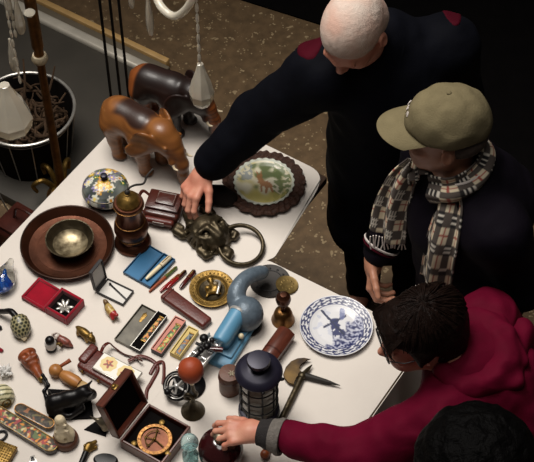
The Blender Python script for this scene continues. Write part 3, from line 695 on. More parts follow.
def knife_box(label, a, b, w, h, mo, mi, klabel, cols, deco=None):
    t = on('knife_box', label, 'box', *mid(a, b), ax=(a, b)); L_ = plen(a, b)
    m = MB(); m.tray(-L_/2, L_/2, -w/2, w/2, 0, h, .0025); m.build('box_body', mo, t)
    m = MB(); m.box((0, 0, h-.007), (L_-.006, w-.006, .006), bev=.001, seg=1); o = m.build('lining', mi, t)
    m = MB(); m.frame(-L_/2, L_/2, -w/2, w/2, h, h+.0012, .003); m.build('box_edging', mi, t)
    knife('pocket_knife', klabel, a, b, TZ+h-.0038, cols, w*.52); return t
knife_box('dark sided box with pink edging holding a green handled knife', (156.5, 355), (181, 322), .038, .022, 'card_black', 'card_pink', 'green and gold pocket knife in the pink edged box', [(120, 150, 84), (206, 190, 110), (190, 70, 46), (84, 96, 70)])
knife_box('pale yellow box holding a grey blue handled knife, nearest the chrome machine', (175, 358), (194, 331.5), .036, .020, 'card_yellow', 'card_yellow', 'grey blue pocket knife with flowers in the yellow box', [(126, 134, 136), (104, 114, 122), (176, 120, 60), (70, 74, 70)])
# ---------------------------------------------------------------- brass dish
t = on('brass_dish', 'round embossed brass dish with a raised figure in the middle, beside the blue appliance', 'dish', 212, 291)
m = MB(); m.lathe([(0, 0), (.045, 0), (.062, .006), (.071, .013), (.0715, .015), (.069, .0155), (.060, .012), (.050, .0125), (.047, .009), (.04, .005), (0, .004)], 60)
for k in range(30):
    a = 2*PI*k/30; m.ball((.0605*math.cos(a), .0605*math.sin(a), .0125), (.0032, .0036, .0024), 8)
m.ring((0, 0, .0132), .0525, .0014, 60); m.build('dish_body', 'brass_bright', t)
m = MB(); m.lathe([(0, .0045), (.038, .0055), (.041, .0075), (0, .0065)][:3], 44); m.build('dark_centre', 'bronze_dark', t)
o = sdf_obj('raised_figure', [E((0, -.003, .012), (.021, .016, .009), k=.008), E((-.012, -.002, .02), (.010, .009, .008), k=.006), C((.0, .012, .012), (-.006, .034, .012), .007, .006), C((.012, -.01, .011), (.026, -.016, .009), .006, .004), C((-.008, -.014, .011), (-.016, -.028, .009), .005, .004), E((-.006, .036, .014), (.011, .007, .007), k=.005), C((.014, .004, .016), (.020, .012, .014), .006, .005)], .0022, 'brass_bright', t)
m = MB(); q = arc3([(.012, .028, .016), (.024, .018, .022), (.022, -.004, .024), (.017, -.024, .018)], 8); m.tube(q, .0048, 10); m.build('handle', 'silver', t)
# ---------------------------------------------------------------- blue appliance
bx = ((222, 372), (250, 324)); t = on('table_appliance', 'vintage light blue and grey metal appliance with a round bulb and curved neck', 'appliance', *mid((217, 366), (245, 322)), ax=((217, 366), (245, 322)))
def loc(px, py, z): 
    q = P(px, py, TZ+z)-t.location; q.rotate(Euler((0, 0, -t.rotation_euler.z))); return q
L_ = plen((217, 366), (245, 322))
m = MB(); m.box((0, -.004, .011), (L_+.01, .078, .022), bev=.006, seg=3); m.box((0.01, -.004, .026), (L_*.8, .062, .012), bev=.005, seg=2); m.build('base', 'enamel_blue', t)
a0, a1 = loc(220, 341, .070), loc(238, 314, .080); dv = (a1-a0).normalized()
o = sdf_obj('motor_body', tube_p([a0, a1], [.022, .028], k=.01)+[Bx(((a0.x+a1.x)/2, (a0.y+a1.y)/2, .05), (.05, .022, .03), .01, k=.02)], .004, 'enamel_blue', t, cut=lambda X, Y, Z: np.maximum(-((X-a0.x)*dv.x+(Y-a0.y)*dv.y+(Z-a0.z)*dv.z)-.006, -9))
dv = (a1-a0).normalized(); M = Matrix.Translation(a1+dv*.004) @ dv.to_track_quat('Z', 'Y').to_matrix().to_4x4()
m = MB(); m.lathe([(0, -.005), (.030, -.005), (.032, 0), (.030, .005), (0, .005)], 36, M=M); m.build('collar_ring', 'chrome', t)
bc = loc(246, 314, .058)
neck = [loc(236, 302, .075), loc(237, 291, .09), loc(243, 281, .095), loc(252, 275, .085), loc(263, 272, .06)]
neck = arc3(neck, 6); nr = [.024-.006*min(1, i/12) for i in range(len(neck))]
pr = [E(tuple(bc), (.054, .054, .056), k=.01)]+tube_p(neck, nr, k=.012)
e_ = neck[-1]; 
o = sdf_obj('bulb_and_neck', pr, .0038, 'hammer_grey', t)
m = MB(); m.lathe([(0, 0), (.046, 0), (.05, .006), (.046, .012), (0, .012)], 40, M=TR((bc.x, bc.y, 0))); m.build('bulb_foot', 'black_iron', t)
kb = loc(241, 336, .05); m = MB(); m.ball(kb, (.009, .009, .009), 16); m.build('switch_knob', 'cream_enamel', t)
# dark disc and brass disc
t = on('iron_disc', 'round dark embossed iron disc under the curved grey neck', 'disc', 270, 281.5)
m = MB(); m.lathe([(0, 0), (.063, 0), (.065, .003), (.063, .006), (.058, .005), (.055, .0035), (0, .0035)], 56); m.build('disc', 'steel_dark', t)
m = MB(); m.ring((0, 0, .0045), .04, .0014, 48)
for k in range(12): m.ball((.048*math.cos(k*PI/6), .048*math.sin(k*PI/6), .004), (.004, .004, .0015), 8)
m.build('relief', 'black_iron', t)
t = on('brass_disc', 'small round embossed brass disc leaning on the dark iron disc', 'disc', 287, 286); t.rotation_euler = (0, R(7), R(10)); t.location.z = TZ+.0052
m = MB(); m.lathe([(0, 0), (.034, 0), (.036, .002), (.034, .004), (.030, .003), (0, .003)], 44)
for k in range(10): m.ball((.018*math.cos(k*PI/5), .018*math.sin(k*PI/5), .003), (.005, .003, .0016), 8, rot=(0, 0, k*PI/5))
m.build('disc', mat('brass_dull', (134, 112, 66), .4, .7, var=.4, vscale=60), t)
# ---------------------------------------------------------------- brass bell
t = on('hand_bell', 'dark brass hand bell with a cup shaped handle, between the blue appliance and windmill plate', 'bell', 283, 320)
m = MB(); m.lathe([(0, .004), (.028, .004), (.030, 0), (.036, 0), (.0365, .004), (.032, .012), (.030, .03), (.026, .044), (.014, .053), (0, .054)], 40); m.build('bell', 'brass_old', t)
m = MB(); m.lathe([(0, .052), (.008, .053), (.006, .062), (.008, .072), (.006, .08), (.010, .086), (.021, .096), (.024, .112), (.021, .124), (.014, .128), (.010, .135), (0, .136)], 32); m.build('handle', 'copper_dark', t)
# ---------------------------------------------------------------- wooden box, canister, lantern, axe
t = on('wooden_box', 'eight sided brown wooden box lying behind the lantern', 'box', 275, 353, ((263, 370), (286, 338)))
o8 = [(.019*math.cos(PI/8+k*PI/4), .019*math.sin(PI/8+k*PI/4)+.0176) for k in range(8)]
M = Matrix(((0, 0, 1, 0), (1, 0, 0, 0), (0, 1, 0, 0), (0, 0, 0, 1))); S = Matrix.Diagonal((1, 1.15, 1.1, 1))
L_ = plen((263, 371), (286, 337)); m = MB(); m.prism([(x*1.6, y*1.35) for x, y in o8], -L_/2, L_/2, bev=.002, M=M); m.build('box_body', 'mahogany', t)
m = MB(); m.prism([(x*1.62, y*1.35+.0005) for x, y in o8], -L_*.1, -L_*.06, M=M); m.build('band', 'leather_brown', t)
t = on('leather_canister', 'short brown leather canister with a silver star badge, left of the lantern', 'canister', 230, 389); t.scale = (1.12, 1.12, 1.25)
m = MB(); m.lathe([(0, 0), (.027, 0), (.029, .003), (.029, .066), (.027, .072), (.012, .074), (0, .074)], 36); m.build('canister_body', 'leather_tan', t)
m = MB(); m.ring((0, 0, .055), .0295, .0012, 40); m.build('seam', 'leather_brown', t)
m = MB()
for k in range(6): m.box((.006+.004*math.cos(k*PI/3), -.004+.004*math.sin(k*PI/3), .0755), (.011, .0035, .0016), rot=(0, 0, k*PI/3), bev=.0005, seg=1)
m.build('badge', 'pewter', t)
t = on('lantern', 'dark blue metal lantern with caged glass panes and round cap, behind the maroon sleeved hand', 'lantern', 259, 411)
m = MB(); m.lathe([(0, 0), (.060, 0), (.062, .004), (.060, .022), (.052, .026), (0, .026)], 40); m.build('base', 'lantern_blue', t)
m = MB(); N = 8
for k in range(N):
    a = 2*PI*k/N+.2; m.tube([(.053*math.cos(a), .053*math.sin(a), .022), (.053*math.cos(a), .053*math.sin(a), .207)], .0032, 8)
for z in (.065, .112, .16): m.ring((0, 0, z), .0555, .0022, 48)
m.build('cage', 'black_iron', t)
for k in range(N):
    a = 2*PI*(k+.5)/N+.2; m = MB(); m.box((.047*math.cos(a), .047*math.sin(a), .115), (.0018, .034, .176), rot=(0, 0, a)); m.build('pane', 'pane_grey', t)
m = MB(); m.lathe([(0, .026), (.018, .027), (.016, .045), (.006, .05), (.006, .075), (0, .076)], 24); m.build('burner', 'brass_old', t)
m = MB(); m.lathe([(0, .148), (.056, .148), (.066, .153), (.069, .160), (.064, .172), (.050, .180), (.034, .184), (.030, .186), (0, .186)], 48, M=TR((0, 0, .055))); m.build('roof', 'lantern_blue', t)
m = MB(); m.lathe([(0, .184), (.022, .185), (.022, .206), (.032, .208), (.034, .214), (.032, .224), (.018, .226), (0, .226)], 36, M=TR((0, 0, .055))); m.build('cap', 'lantern_blue', t)
for k in range(6):
    a = 2*PI*k/6; m = MB(); m.box((.0225*math.cos(a), .0225*math.sin(a), .251), (.003, .007, .014), rot=(0, 0, a), bev=.001, seg=1); m.build('vent', 'black_matte', t)
m = MB(); m.ball((.064, -.022, .21), (.010, .006, .005), 12); m.ball((.012, -.066, .21), (.006, .008, .004), 10); m.build('catch', 'black_iron', t)
t = on('halberd', 'small ornamental axe with crescent blade and back spike lying on the cloth', 'axe', 302, 378, ((302, 378), (264, 458)))
def al(px, py): 
    q = P(px, py)-t.location; q.rotate(Euler((0, 0, -t.rotation_euler.z))); return (q.x, q.y)
Ls = plen((302, 378), (265, 456))
m = MB(); m.tube([(-.006, 0, .0115), (.02, 0, .0115), (Ls*.5, 0, .0115), (Ls-.012, 0, .0115)], [.0085, .0095, .0095, .010], 14); m.build('shaft', 'bronze_dark', t)
m = MB(); m.ball((Ls, 0, .0125), (.016, .0135, .0125), 18); m.build('pommel', 'wood_red', t)
outl = [(294, 387.5), (288, 385), (284.5, 381), (283, 377), (286, 369), (291, 363.5), (297.5, 360.5), (304, 360), (310.5, 361.3), (304.5, 363.5), (300.5, 366.5), (298.5, 370), (299.5, 373.5), (303.5, 375), (301.5, 380), (299, 377.5), (296, 379), (294.2, 383)]
m = MB(); m.prism([al(*q) for q in outl], .0085, .0145, bev=.0018, seg=1); m.build('crescent_blade', mat('blade_brass', (104, 82, 48), .4, .75, var=.7, vscale=16, rgb2=(44, 36, 32)), t)
s0, s1 = al(306, 378), al(340, 387.5); m = MB(); m.tube([(0, 0, .0115), (s0[0], s0[1], .0115), ((s0[0]*.4+s1[0]*.6), (s0[1]*.4+s1[1]*.6), .0115), (s1[0], s1[1], .0115)], [.010, .010, .007, .001], 10); m.build('spike', 'steel_dark', t)
s2 = al(312, 367); m = MB(); m.tube([(0, 0, .0115), (s2[0]*.6, s2[1]*.6, .0125), (s2[0], s2[1], .0125)], [.009, .006, .0015], 10); m.ball((0, 0, .0145), (.013, .013, .010), 16); m.build('top_finial', 'bronze_dark', t)
# ---------------------------------------------------------------- delft plate
t = on('windmill_plate', 'blue and white plate painted with a windmill, near the glasses of the person in maroon', 'plate', 336, 328.5)
def delft(p):
    x, y = p[:, 0], p[:, 1]; r = np.hypot(x, y); n = nz(p, 60); n2 = nz(p, 130, 3); th = np.arctan2(y, x)
    wh = (214, 214, 216); bl = (36, 42, 84); mb = (92, 100, 144); c = np.tile(np.array(wh, float), (len(p), 1))
    # land, lower right
    land = np.clip((x*.75-y*.62-.018+.018*n)*90, 0, 1)*(r < .082)
    c = mixc(c, mixc(mb, bl, (n2 > -.05)*1.0 if True else 0), land*np.clip(.62+n2*1.2, .25, 1))
    c = mixc(c, (176, 182, 202), ((x < -.01) & (y > -.03) & (n > .22) & (r < .075))*.5)
    mill = (np.abs(x*.94+y*.34+.0) < .011+(-(y*.94-x*.34)+.02)*.22) & ((y*.94-x*.34) < .028) & ((y*.94-x*.34) > -.03)
    c = mixc(c, (44, 50, 92), (mill & (n2 > -.35))*.95)
    cap = ((x+.004)**2/.014**2+(y-.026)**2/.008**2) < 1; c = mixc(c, (48, 54, 96), cap*.9)
    hx, hy = -.010, .018
    for a, l in ((2.22, .056), (2.22+PI, .056), (.55, .05), (.55+PI, .034)):
        u = (x-hx)*math.cos(a)+(y-hy)*math.sin(a); v = -(x-hx)*math.sin(a)+(y-hy)*math.cos(a)
        c = mixc(c, (48, 54, 80), ((u > 0) & (u < l) & (np.abs(v) < .0022+.0018*(u > l*.25)))*.95)
    tree = ((x-.02)**2/.010**2+(y-.05)**2/.022**2+n*.8) < 1; c = mixc(c, (110, 118, 158), (tree & (r < .08))*.8)
    # border
    bd = (r > .084) & (r < .108); sc = np.sin(th*26+np.sin(r*700)*1.6)+np.cos(r*620+th*9)+n2*1.6
    c = mixc(c, (40, 46, 84), (bd & (sc > -.25))*.9)
    for q in (.0835, .1085): c = mixc(c, (56, 62, 104), (np.abs(r-q) < .0011)*.8)
    return c
m = MB(); m.lathe(dense([(0, .006), (.06, .006), (.075, .009), (.084, .0125), (.105, .017), (.1125, .0185), (.1128, .017), (.105, .0135), (.085, .008), (.07, 0), (0, 0)], 13), 210); o = m.build('porcelain_plate', 'painted_glaze', t); paint(o, delft)
# ---------------------------------------------------------------- horn, chrome machine
t = on('bulb_horn', 'brass horn standing on its bell with an orange rubber bulb on top', 'horn', 193, 411)
m = MB(); m.lathe([(0, .012), (.012, .030), (.028, .006), (.034, 0), (.036, .002), (.031, .010), (.016, .028), (.0095, .046), (.0075, .055), (0, .055)][2:], 40)
m.tube(arc3([(0, 0, .05), (.003, .0, .075), (-.012, .004, .086), (-.02, .006, .072), (-.012, .008, .055), (.004, .010, .056), (.013, .010, .080), (.006, .006, .105), (.002, .004, .150)], 8), .0058, 10); m.build('bell_and_coil', 'bronze_dark', t)
m = MB(); m.lathe([(0, .145), (.007, .145), (.009, .16), (.016, .176), (.014, .184), (0, .184)], 24, M=TR((.002, .004, 0))); m.build('ferrule', 'cream_enamel', t)
m = MB(); m.lathe([(0, .172), (.016, .176), (.030, .19), (.0375, .212), (.035, .232), (.024, .248), (.010, .255), (0, .256)], 40, M=TR((.002, .004, 0))); m.build('rubber_bulb', 'rubber_orange', t)
t = on('crank_machine', 'chrome and black hand crank machine with a spoked wheel, behind the orange bulb', 'machine', 198, 370, ((184, 388), (216, 352)))
def loc(px, py, z):
    q = P(px, py, TZ+z)-t.location; q.rotate(Euler((0, 0, -t.rotation_euler.z))); return q
m = MB(); m.lathe([(0, 0), (.048, 0), (.050, .004), (.043, .010), (.02, .014), (0, .014)], 44, M=TR(loc(189, 386, 0))); m.build('foot', 'black_gloss', t)
L_ = plen((186, 380), (219, 344)); 
m = MB(); m.box((0.015, 0, .050), (L_, .052, .006), bev=.0015)
for sy in (-1, 1): m.box((.015, sy*.0265, .056), (L_, .004, .018), bev=.001)
for x in (-.05, .01, .07): m.tube([(x, -.025, .066), (x, .025, .066)], .0045, 10)
m.tube([(-.06, .012, .064), (.085, .012, .064)], .004, 10); m.build('rail_bed', 'chrome', t)
m = MB(); m.box((-.055, 0, .028), (.02, .045, .040), bev=.002); m.box((-.02, 0, .024), (.02, .045, .048), bev=.002); m.box((-.0375, 0, .004), (.07, .05, .008), bev=.002); m.build('support', 'black_iron', t)
m = MB()
for (px, py, z, r) in ((204, 338, .092, .014), (207, 346, .088, .012), (201, 350, .085, .010), (212, 340, .082, .009)): m.ball(loc(px, py+z*190*.0, z), (r, r, r*.8), 16)
q = [loc(204, 338, .092), loc(207, 346, .088), loc(200, 352, .082), loc(190, 362, .078)]; m.tube(q, .006, 8); m.tube([loc(196, 343, .084), loc(214, 352, .084)], .005, 8); m.tube([loc(204, 338, .09), loc(205, 342, .06)], .007, 8); m.tube([loc(212, 340, .08), loc(211, 343, .06)], .005, 8); m.build('lever', 'black_gloss', t)
m = MB(); a_, b_ = loc(210, 349, .084), loc(223, 350, .084); m.tube([a_, (a_+b_)/2, b_], [.006, .009, .008], 12); m.tube([a_, loc(209, 352, .06)], .004, 8); m.build('grip', 'pen_marble', t)
wc = loc(177, 386, .045); wn = Vector((-.35, -.5, .80)); wn.rotate(Euler((0, 0, -t.rotation_euler.z))); M = Matrix.Translation(wc) @ wn.to_track_quat('Z', 'Y').to_matrix().to_4x4()
m = MB(); m.ring((0, 0, 0), .039, .0062, 44, 10, M=M); m.ring((0, 0, .003), .027, .003, 40, 8, M=M); wheel = m.build('wheel', 'black_gloss', t)
m = MB()
for k in range(5):
    a = 2*PI*k/5; m.tube([M @ Vector((0, 0, .002)), M @ Vector((.034*math.cos(a), .034*math.sin(a), .001))], .0034, 8)
m.ball(M @ Vector((0, 0, .003)), .009, 14); m.ring((0, 0, .004), .0375, .0022, 44, 8, M=M); m.build('spokes', 'chrome', wheel)
m = MB(); hp = M @ Vector((0, 0, -.004)); m.tube([hp, loc(188, 378, .045)], .006, 10); m.tube([loc(188, 378, .045), loc(189, 385, .01)], .007, 10); m.build('axle', 'chrome', t)
kc = loc(167.5, 392, .04); m = MB(); m.ball(kc, .011, 14); m.tube([kc, M @ Vector((0, 0, .006))], .0035, 8); m.build('crank_handle', 'black_gloss', t)
# ---------------------------------------------------------------- leather camera case with tin
t = on('camera_case', 'flat maroon leather case with looped straps under the flowered tin', 'case', 107, 373, ((86, 362), (129, 387)))
L_ = plen((86, 362), (130, 388)); m = MB(); m.box((0, 0, .014), (L_, .082, .028), bev=.008, seg=3); m.build('case_body', 'leather_red', t)
m = MB(); m.box((-.075, .01, .028), (.03, .07, .018), bev=.007, seg=3); m.build('flap', 'leather_red', t)
m = MB(); m.ball((-.06, -.044, .012), (.006, .003, .006), 12); m.ball((.0, -.043, .012), (.006, .003, .006), 12); m.build('stud', 'brass_bright', t)
def lp(px, py, z):
    q = P(px, py, TZ+z)-t.location; q.rotate(Euler((0, 0, -t.rotation_euler.z))); return q
for q in ([(101, 352, .03), (104, 346, .04), (109, 343, .03), (114, 347, .012), (124, 354, .006), (134, 357, .012), (142, 361, .02)], [(128, 361, .012), (140, 356, .012), (152, 360, .006), (158, 368, .004), (152, 381, .004), (147, 390, .004), (146, 399, .004)], [(150, 374, .004), (156, 364, .008), (163, 362, .004), (164, 373, .004), (163, 384, .004)]):
    m = MB(); m.tube(arc3([lp(*w) for w in q], 8), .0042, 8, flat=(1.3, .55)); m.build('strap', 'leather_red', t)
tn = on('flowered_tin', 'flat white tin with two painted flower medallions lying on the maroon leather case', 'tin', 117.5, 372, ((99, 363), (135, 382)), z=TZ+.0285)
Lt = plen((98, 362), (136, 382))
m = MB(); m.box((0, 0, .006), (Lt, .066, .012), bev=.002); m.build('tin_body', 'silver', tn)
m = MB(); nx_, ny_ = 110, 60; m.raw([((i/nx_-.5)*(Lt-.004), (j/ny_-.5)*.062, .0122) for i in range(nx_+1) for j in range(ny_+1)], [(i*(ny_+1)+j, (i+1)*(ny_+1)+j, (i+1)*(ny_+1)+j+1, i*(ny_+1)+j+1) for i in range(nx_) for j in range(ny_)]); o = m.build('painted_lid', 'painted_glaze', tn)
def medal(p):
    x, y = p[:, 0], p[:, 1]; n = nz(p, 120); c = np.tile(np.array((224, 220, 210), float), (len(p), 1)); c = mixc(c, (120, 112, 92), (np.abs(y) > .029)*1.0)
    for k, cx in enumerate((-Lt*.24, Lt*.2)):
        dx, dy = x-cx, y-.004; d = np.hypot(dx, dy); th = np.arctan2(dy, dx)
        c = mixc(c, (212, 188, 124), d < .026*(1+.05*np.cos(8*th))); c = mixc(c, (150, 62, 40) if k == 0 else (158, 34, 44), d < .016*(.75+.3*np.cos(5*th+k))); c = mixc(c, (84, 40, 24) if k == 0 else (226, 206, 160), d < .006); c = mixc(c, (214, 130, 60), (d < .013) & (n > .2))
    return c
paint(o, medal)
# ---------------------------------------------------------------- small figures and pipes at the left
def fig(name, label, cat, px, py, ax, prims, m, step=.0024, pn=None, z=TZ, extra=None):
    t = on(name, label, cat, px, py, ax, z)
    o = sdf_obj('body', prims, step, m, t)
    if pn: paint(o, pn)
    if extra: extra(t)
    return t
# glass paperweight
t = on('glass_ornament', 'clear and blue faceted glass drop ornament at the left edge below the copper tray', 'ornament', 6, 284, ((-3, 294), (13, 260)))
sp = lambda s: [E((-.012*s, 0, .032), (.044*s, .034*s, .030*s), k=.02), C((0, 0, .034), (.058*s, 0, .045), .024*s, .010*s, k=.03)]
o = sdf_obj('clear_glass', sp(1.0), .004, 'glass', t); o = sdf_obj('blue_core', [E((-.024, -.006, .022), (.024, .020, .014), k=.02), C((-.015, 0, .026), (.02, .006, .034), .008, .003, k=.015)], .003, mat('core_blue', (24, 96, 190), .15, var=.5, vscale=30, rgb2=(18, 50, 140)), t)
# honeycomb pipe
t = on('tobacco_pipe', 'tobacco pipe with dark stem and honeycomb patterned bowl, left of the red box', 'pipe', 22, 332)
ax_ = Vector((.28, -.42, .86)).normalized()
m = MB(); M = Matrix.Translation((0, 0, .030)) @ Vector((.22, -.62, -.30)).to_track_quat('Z', 'Y').to_matrix().to_4x4()
m.lathe(dense([(0, -.036), (.016, -.036), (.026, -.026), (.031, -.006), (.029, .014), (.02, .03), (.01, .037), (0, .038)], 9), 90, M=M); o = m.build('bowl', 'painted_glaze', t)
Mi = M.inverted()
def honey(p):
    q = np.array([tuple(Mi @ Vector(w)) for w in p]); th = np.arctan2(q[:, 1], q[:, 0]); row = np.floor((q[:, 2]+.04)/.0105); zc = ((q[:, 2]+.04)/.0105-row-.5)*.0105
    tt = th/(2*PI)*13+.5*(row % 2); xc = (tt-np.floor(tt)-.5)*(2*PI*.028/13); d = np.hypot(xc*1.0, zc)
    return mixc((146, 138, 102), (34, 38, 28), np.clip((.0050-d)*900, 0, 1))
paint(o, honey)
m = MB(); m.lathe([(0, .034), (.010, .035), (.007, .042), (0, .046)], 20, M=M); m.build('tip', 'cream_enamel', t)
m = MB(); q = arc3([(-.012, .022, .045), (-.032, .042, .05), (-.06, .056, .03), (-.09, .07, .014)], 8); m.tube(q, [.011-.004*j/len(q) for j in range(len(q))], 12); m.build('stem', 'black_gloss', t)
# black and white figure, parrot figure
t = on('bottle_stopper', 'white figure with shiny black ball top, between the carved wooden heads and red box', 'figurine', 51.5, 349)
m = MB(); m.lathe([(0, 0), (.015, 0), (.017, .005), (.014, .012), (0, .013)], 28); m.build('base', 'black_gloss', t)
m = MB(); m.lathe([(0, .012), (.015, .012), (.018, .022), (.0175, .034), (.014, .04), (0, .042)], 32); m.build('body', 'white_satin', t)
m = MB(); m.ball((0, 0, .048), (.0145, .0145, .012), 20); m.build('ball_top', 'black_gloss', t)
m = MB(); m.tube(arc3([(.015, .0, .026), (.028, .0, .03), (.032, .002, .02), (.026, .004, .014)], 6), .004, 8); m.build('hook', 'brass_bright', t)
def parrot(p): 
    n = nz(p, 120); c = mixc((142, 74, 62), (92, 54, 44), n+.5); c = mixc(c, (188, 176, 166), (p[:, 0] < -.008)*1.0); c = mixc(c, (60, 44, 40), ((p[:, 0] < -.008) & (n > .15))*.8); return c
fig('bird_figurine', 'pink and brown painted bird figurine behind the black and white figure', 'figurine', 62, 343, ((50, 335), (68, 343)), [E((.006, 0, .016), (.024, .014, .015), k=.008), E((-.016, 0, .024), (.014, .013, .012), k=.006), C((-.026, 0, .026), (-.034, .002, .022), .004, .002), C((.024, 0, .014), (.036, 0, .008), .008, .005), C((0, 0, .006), (.0, 0, .004), .010, .010)], 'painted_glaze', pn=parrot)
# gold animal and rooster
def legs(L_, w, h, r): return [C((sx*L_, sy*w, h), (sx*L_*1.1, sy*w*1.1, r), r*1.3, r, k=.006) for sx in (-1, 1) for sy in (-1, 1)]
fig('brass_animal', 'small four legged yellow brass animal beside the corner of the red box', 'figurine', 85, 337, ((74, 326), (96, 343)), legs(.018, .009, .014, .0055)+[E((0, 0, .023), (.029, .014, .014), k=.008), E((.028, 0, .025), (.013, .011, .011), k=.008), C((.034, 0, .022), (.043, 0, .017), .007, .005), E((.024, .009, .035), (.004, .004, .005), k=.003), E((.024, -.009, .035), (.004, .004, .005), k=.003), C((-.028, 0, .026), (-.036, 0, .02), .004, .003)], 'brass_bright')
def rooster(p):
    n = nz(p, 110); c = mixc((200, 174, 104), (140, 104, 52), n+.4); c = mixc(c, (150, 36, 34), (p[:, 0] > .012)*(p[:, 2] > .012)*1.0); return mixc(c, (84, 60, 34), (p[:, 0] < -.016)*.8)
fig('hen_figurine', 'small yellow and red painted hen figurine in front of the white lined box', 'figurine', 111, 314, ((105, 300), (118, 316)), [E((0, 0, .016), (.022, .014, .015), k=.008), C((-.014, 0, .024), (-.024, 0, .034), .010, .008), C((.016, 0, .02), (.030, .004, .026), .009, .006), C((.016, 0, .014), (.028, -.01, .014), .007, .005), C((-.032, 0, .036), (-.037, 0, .034), .003, .002), C((0, 0, .004), (0, 0, .003), .012, .012, k=.006)], 'painted_glaze', pn=rooster)
# carved head corkscrew
t = on('corkscrew', 'corkscrew with carved reddish wooden head handle and thin steel shaft', 'corkscrew', 34, 369, ((26, 354), (43, 380))); t.scale = (1.12, 1.12, 1.12)
p = [E((-.018, 0, .024), (.026, .024, .023), k=.01), E((-.034, 0, .026), (.012, .027, .024), k=.006), C((0, 0, .022), (.04, 0, .016), .018, .010, k=.012), E((-.02, 0, .047), (.010, .006, .007), k=.005), C((-.008, -.014, .042), (-.008, .014, .042), .006, k=.005), C((.004, -.010, .036), (.006, .010, .036), .004, k=.004), E((-.022, .011, .045), (.006, .006, .005), k=.003, op='s'), E((-.022, -.011, .045), (.006, .006, .005), k=.003, op='s'), C((.024, -.02, .02), (.024, .02, .02), .002, .002, k=.004, op='s')]
sdf_obj('carved_head', p, .0024, 'wood_red', t)
m = MB(); m.lathe([(0, .038), (.0105, .038), (.009, .052), (0, .054)], 18, M=TR((0, 0, .014), (0, PI/2, 0))); m.build('ferrule', 'brass_bright', t)
m = MB(); m.tube([(.05, 0, .014), (.085, .0, .008), (.104, .003, .004)], [.0024, .0022, .0016], 8); m.build('steel_shaft', 'steel_dark', t)
# wooden bird head whistle
t = on('wooden_whistle', 'light wooden figure with round head and small stem, behind the black sculpture', 'figurine', 70, 382, ((54, 373), (86, 391)))
m = MB(); m.ball((-.05, 0, .021), (.022, .021, .021), 24); m.build('round_head', 'wood_light', t)
m = MB(); m.tube([(-.045, .012, .030), (-.03, .034, .04), (-.026, .044, .042)], [.005, .006, .007], 10); m.build('stem', 'wood_red', t)
m = MB(); m.lathe([(0, -.034), (.014, -.032), (.02, -.012), (.0195, .02), (.015, .034), (0, .034)], 28, M=TR((.004, 0, .02), (0, PI/2, 0))); m.build('body', 'wood_light', t)
m = MB(); m.box((.050, 0, .014), (.028, .03, .026), bev=.006); m.build('tail_block', mat('wood_pale', (188, 154, 100), .5, var=.3, vscale=30), t)
# black sculpture
t = on('black_sculpture', 'black crouching bull sculpture on a flat black base, left of the mahogany box', 'sculpture', 70, 408, ((48, 410), (94, 412))); t.scale = (1, 1, 1.3)
def lq(px, py):
    q = P(px, py)-t.location; q.rotate(Euler((0, 0, -t.rotation_euler.z))); return (q.x, q.y)
m = MB(); m.prism([lq(*q) for q in ((48, 390), (49, 421), (94, 419), (90, 392))], 0, .006, bev=.001); m.build('base', 'black_matte', t)
p = [E((0, .0, .036), (.050, .026, .026), (0, -.15, .2), k=.012), E((.045, .015, .045), (.026, .022, .024), k=.012), E((-.04, -.012, .032), (.028, .026, .026), k=.012), E((.066, .022, .036), (.016, .014, .016), k=.008), C((.05, .03, .055), (.066, .05, .058), .005, .003), C((.056, .0, .055), (.074, .01, .06), .005, .003),
     C((-.05, -.03, .02), (.0, -.038, .012), .012, .008), C((.04, -.016, .02), (.01, -.036, .011), .011, .007), C((.05, .03, .022), (.04, .046, .012), .010, .007)]
p += tube_p([(-.062, -.004, .04), (-.072, .014, .05), (-.06, .03, .056), (-.07, .046, .058), (-.08, .058, .064)], [.008, .005, .005, .005, .006], k=.005)
sdf_obj('bull', p, .003, 'black_gloss', t)
t = on('bird_sculpture', 'small grey bird sculpture on a black triangular base, against the mahogany box', 'sculpture', 100, 428)
def lq(px, py): q = P(px, py)-t.location; return (q.x, q.y)
m = MB(); m.prism([lq(*q) for q in ((84, 430), (106, 437), (108, 424), (98, 420))], 0, .004, bev=.001); m.build('base', 'black_matte', t)
sdf_obj('bird', [C((.016, -.01, .014), (.012, .0, .034), .010, .014, k=.008), C((.012, 0, .036), (.018, .01, .06), .012, .006, k=.01), C((.008, .0, .034), (-.016, .004, .05), .010, .003, k=.008), C((-.016, .004, .05), (-.026, .006, .062), .003, .001, k=.003)], .0024, 'pewter', t)
# ivory bust
t = on('carved_bust', 'small cream carved bust on a round brown stand, beside the painted knife sheaths', 'carving', 66, 441); t.scale = (1.08, 1.08, 1.5)
m = MB(); m.lathe([(0, 0), (.034, 0), (.036, .006), (.034, .014), (.03, .017), (0, .018)], 36); m.build('stand', 'leather_tan', t)
sdf_obj('bust', [E((0, 0, .026), (.028, .024, .016), k=.008), C((-.003, .003, .03), (-.006, .008, .06), .022, .014, k=.01), E((-.008, .01, .066), (.014, .014, .012), k=.006), E((-.008, .012, .08), (.006, .006, .006), k=.004, op='s'), C((-.02, -.006, .04), (.012, -.012, .05), .005, .004, k=.003), C((-.018, .0, .055), (.008, -.004, .062), .004, .004, k=.003), E((.006, -.022, .03), (.004, .006, .006), k=.003, op='s'), C((.02, -.012, .022), (.008, -.01, .05), .006, .004, k=.004)], .0022, 'ivory', t)
